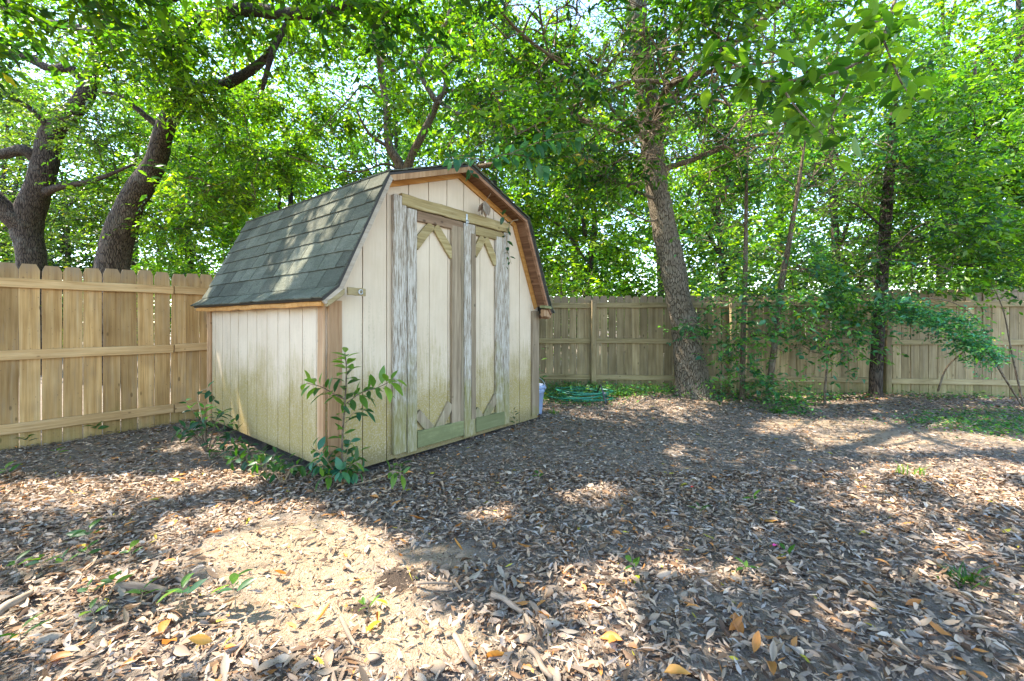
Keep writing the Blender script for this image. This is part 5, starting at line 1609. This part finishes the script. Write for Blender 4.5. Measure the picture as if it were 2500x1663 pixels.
def ground_cover(name, label, spots, pal, n, leaf):
    bs, ds, ns, cs_ = [], [], [], []
    for cx, cy, rx, ry, h, k in spots:
        x = cx + RNG.normal(0, rx * 0.5, k); y = cy + RNG.normal(0, ry * 0.5, k)
        ok = inside_yard(x, y)
        x, y = x[ok], y[ok]
        k = len(x)
        bs.append(np.stack([x, y, ground_z(x, y) + RNG.random(k) ** 1.6 * h + 0.01], 1))
        a = RNG.uniform(0, 6.28, k)
        ds.append(np.stack([np.cos(a), np.sin(a), RNG.normal(0.1, 0.4, k)], 1))
        ns.append(unit(np.array([0, 0, 1.0]) + RNG.normal(0, 0.4, (k, 3))))
        cs_.append(pick_colors(k, 1, pal, 0.01))
    b = np.concatenate(bs)
    L = leaf * RNG.uniform(0.5, 1.3, len(b))
    V, T = leaf_arrays(b, np.concatenate(ds), np.concatenate(ns), L, L * 0.42)
    o = new_obj(name, fast_mesh(name, V, T, M['leaf'], np.repeat(np.concatenate(cs_), 5, 0)))
    tag(o, label, 'ground cover', kind='stuff')


ground_cover('ground_cover', 'low green ground cover growing along the foot of the grey fence',
             [(1.1, 7.0, 1.0, 0.4, 0.18, 2600), (0.75, 6.5, 0.5, 0.35, 0.12, 700), (2.0, 6.9, 0.9, 0.3, 0.15, 900), (3.2, 6.55, 0.6, 0.4, 0.3, 700), (4.0, 6.3, 0.5, 0.4, 0.35, 600), (3.55, 5.6, 0.35, 0.35, 0.25, 380), (4.8, 6.6, 0.9, 0.15, 0.12, 400), (1.0, 6.2, 0.7, 0.3, 0.07, 220), (6.5, 6.6, 1.2, 0.15, 0.1, 300)], 'cool', 0, 0.055)
ground_cover('grass_patch', 'patch of short green grass in the shade at the right of the yard', [(5.3, 4.9, 0.9, 0.5, 0.06, 1500), (6.2, 5.4, 1.0, 0.5, 0.06, 900)], 'cool', 0, 0.045)

# ------------------------------------------------------------------ bucket, hose, stake, sticks, stones
bx, by = 0.265, 5.52
bk = thing('bucket', 'pale blue plastic bucket with wire handle beside the shed corner', 'bucket', (bx, by, gz(bx, by)))
prof = [(0.0, 0.0), (0.112, 0.0), (0.116, 0.008), (0.142, 0.28), (0.150, 0.282), (0.150, 0.30), (0.144, 0.302), (0.146, 0.325), (0.155, 0.327), (0.156, 0.365), (0.148, 0.37), (0.141, 0.365), (0.136, 0.28), (0.109, 0.012), (0.0, 0.012)]
def lathe(prof, n=28):
    b = MB()
    for r, z in prof:
        for j in range(n):
            a = 2 * math.pi * j / n
            b.v.append((r * math.cos(a), r * math.sin(a), z))
    for i in range(len(prof) - 1):
        for j in range(n):
            a, c = i * n + j, i * n + (j + 1) % n
            b.f.append((a, c, c + n, a + n))
    return b


lathe(prof).build('body', M['bucket'], bk, True)
lathe([(0.147, 0.297), (0.158, 0.299), (0.158, 0.307), (0.147, 0.309)]).build('rim_band', M['bucket_trim'], bk, True)
hp = [(0.157 * math.cos(a) * (1 if True else 1), 0.157 * math.sin(a) * 0.25 - 0.02, 0.34 + 0.13 * math.sin(a)) for a in np.linspace(0, math.pi, 11)]
MB().tube([(0.157, 0, 0.335)] + hp[1:-1] + [(-0.157, 0, 0.335)], [0.004, 0.004], 6, 2).build('handle', M['metal'], bk, True)
for sx in (-1, 1):
    MB().box(sx * 0.150 if sx > 0 else -0.168, 0.168 if sx > 0 else -0.150, -0.016, 0.016, 0.318, 0.352).build('handle_lug', M['bucket_trim'], bk)

hc = at(1412, 966, 6.75)
pts = []
for k in range(150):
    a = k * 0.29
    lay = k / 150
    rx = 0.40 + 0.06 * math.sin(k * 0.11) - 0.10 * (int(a / 6.28) % 3) * 0.5
    ry = 0.36 + 0.05 * math.cos(k * 0.17) - 0.05 * (int(a / 6.28) % 2)
    x, y = rx * math.cos(a) + 0.05 * math.sin(lay * 9), ry * math.sin(a) + 0.05 * math.cos(lay * 7)
    pts.append(Vector((x, y, 0.03 + lay * 0.11 + 0.035 * max(0, math.sin(k * 0.23)))))
hs = thing('garden_hose', 'coiled green garden hose lying on the ground by the grey fence', 'hose', (hc.x, 6.55, gz(hc.x, 6.55)))
MB().tube(pts, [0.011, 0.011], 6, 2).build('coil', M['hose'], hs, True)
MB().tube([pts[-1], pts[-1] + Vector((0.03, 0.02, 0.0)), pts[-1] + Vector((0.055, 0.03, -0.01))], [0.014, 0.014], 8, 1).build('coupling', M['metal'], hs, True)

sp = at(1472, 985, 6.2)
st = thing('black_stake', 'black folding stake standing at the end of the garden hose', 'stake', (sp.x, 6.2, gz(sp.x, 6.2)))
q = at(1467, 940, 6.3) - Vector(st.location)
q2 = at(1450, 968, 6.5) - Vector(st.location)
MB().rough((at(1482, 985, 6.2).x - sp.x, 0, -0.02), q, (1, 0.3, 0), (0, 1, 0), 0.024, 0.012, 4, 0.001).build('leg', M['black_metal'], st)
MB().rough((q2.x, q2.y, 0.02), q + Vector((-0.004, 0.01, 0.0)), (1, 0.3, 0), (0, 1, 0), 0.024, 0.012, 4, 0.001).build('leg', M['black_metal'], st)
MB().tube([q + Vector((0, -0.012, -0.006)), q + Vector((0, 0.02, -0.006))], [0.013, 0.013], 8, 1).build('pivot', M['black_metal'], st)

STK = [(285, 1452, 405, 1462, 0.016, 'short thick dead stick lying by the seedlings'), (-20, 1535, 75, 1470, 0.016, 'pale broken stick lying near the golden fence side'), (1200, 1462, 1275, 1505, 0.011, 'grey stick lying slantwise in shaded litter beside the dark soil'), (1020, 1437, 1110, 1440, 0.006, 'thin straight twig lying across the dark soil spot'),
       (1110, 1568, 1160, 1650, 0.010, 'bleached stick slanting through the brown leaves beside the stones'), (832, 1520, 868, 1590, 0.009, 'bleached twig at the near edge of the bare sand'), (1290, 1590, 1350, 1663, 0.010, 'curved stick under orange leaves'), (1560, 985, 1600, 965, 0.010, 'thin stick leaning at the foot of the leaning tree'), (1810, 985, 1806, 955, 0.012, 'broken pale stub standing below the straight sapling')]
for u0, v0, u1, v1, r, lb in STK:
    a = at(u0, v0, CAMH * F / (v0 - HOR)); b = at(u1, v1, CAMH * F / (v1 - HOR))
    a.z, b.z = gz(a.x, a.y) + 0.022 + r, gz(b.x, b.y) + 0.022 + r
    d = b - a
    o_ = thing('stick', lb, 'stick', a, math.atan2(d.y, d.x), group='sticks lying in the litter')
    L = d.length
    MB().tube([(0, 0, -0.005), (L * 0.3, random.uniform(-.01, .01), 0.004), (L * 0.7, random.uniform(-.012, .012), 0.003), (L, 0, -0.004)], [r, r * 1.1, r * 0.9, r * 0.7], 8, 5, 0.2, 30).build('branch', M['stick'], o_, True)

STO = [(915, 1608, 0.032, 'round grey stone lying in the leaves beyond the bottom sticks'), (1070, 1640, 0.036, 'pale rounded stone among leaves beside the bleached stick'), (868, 1448, 0.026, 'reddish brown stone half buried in the bare sand'), (920, 1455, 0.016, 'small brown pebble between the red stone and the dark soil'),
       (1008, 1532, 0.026, 'white flat stone shining in the bare sand'), (1070, 1552, 0.02, 'tan pebble right of the white flat stone'), (1095, 1556, 0.016, 'smaller tan pebble beside its like near the white stone'), (905, 1555, 0.018, 'tan pebble left of the white flat stone'), (918, 1558, 0.015, 'little tan pebble touching the sand edge'), (800, 1412, 0.024, 'flat pale pebble at the sand patch middle'), (1080, 1310, 0.02, 'pale pebble in the shaded litter before the doors'), (1170, 1305, 0.02, 'light pebble in shaded litter right before the doors'), (1170, 1532, 0.014, 'small white pebble by the slanting grey stick')]
for u, v, r, lb in STO:
    p = at(u, v, CAMH * F / (v - HOR))
    me = bpy.data.meshes.new('stone')
    bm = bmesh.new()
    bmesh.ops.create_icosphere(bm, subdivisions=3, radius=1.0)
    for vv in bm.verts:
        nz = mn.noise(vv.co * 1.3 + Vector((u, v, 0)))
        vv.co *= 1 + 0.22 * nz
        vv.co.z *= 0.55
    bm.to_mesh(me)
    bm.free()
    me.polygons.foreach_set('use_smooth', [True] * len(me.polygons))
    me.materials.append(M['stone'])
    o = new_obj('stone', me)
    o.location = (p.x, p.y, gz(p.x, p.y) + r * 0.35 + 0.006)
    r *= 0.72
    o.scale = (r * random.uniform(0.9, 1.3), r, r * 0.8)
    o.rotation_euler = (0, 0, random.uniform(0, 6))
    tag(o, lb, 'stone', 'stones in the yard')

tri = sum(len(o.data.polygons) for o in sc.objects if o.type == 'MESH')
print('objects', len(sc.objects), 'faces', tri, 'leaves', NL)
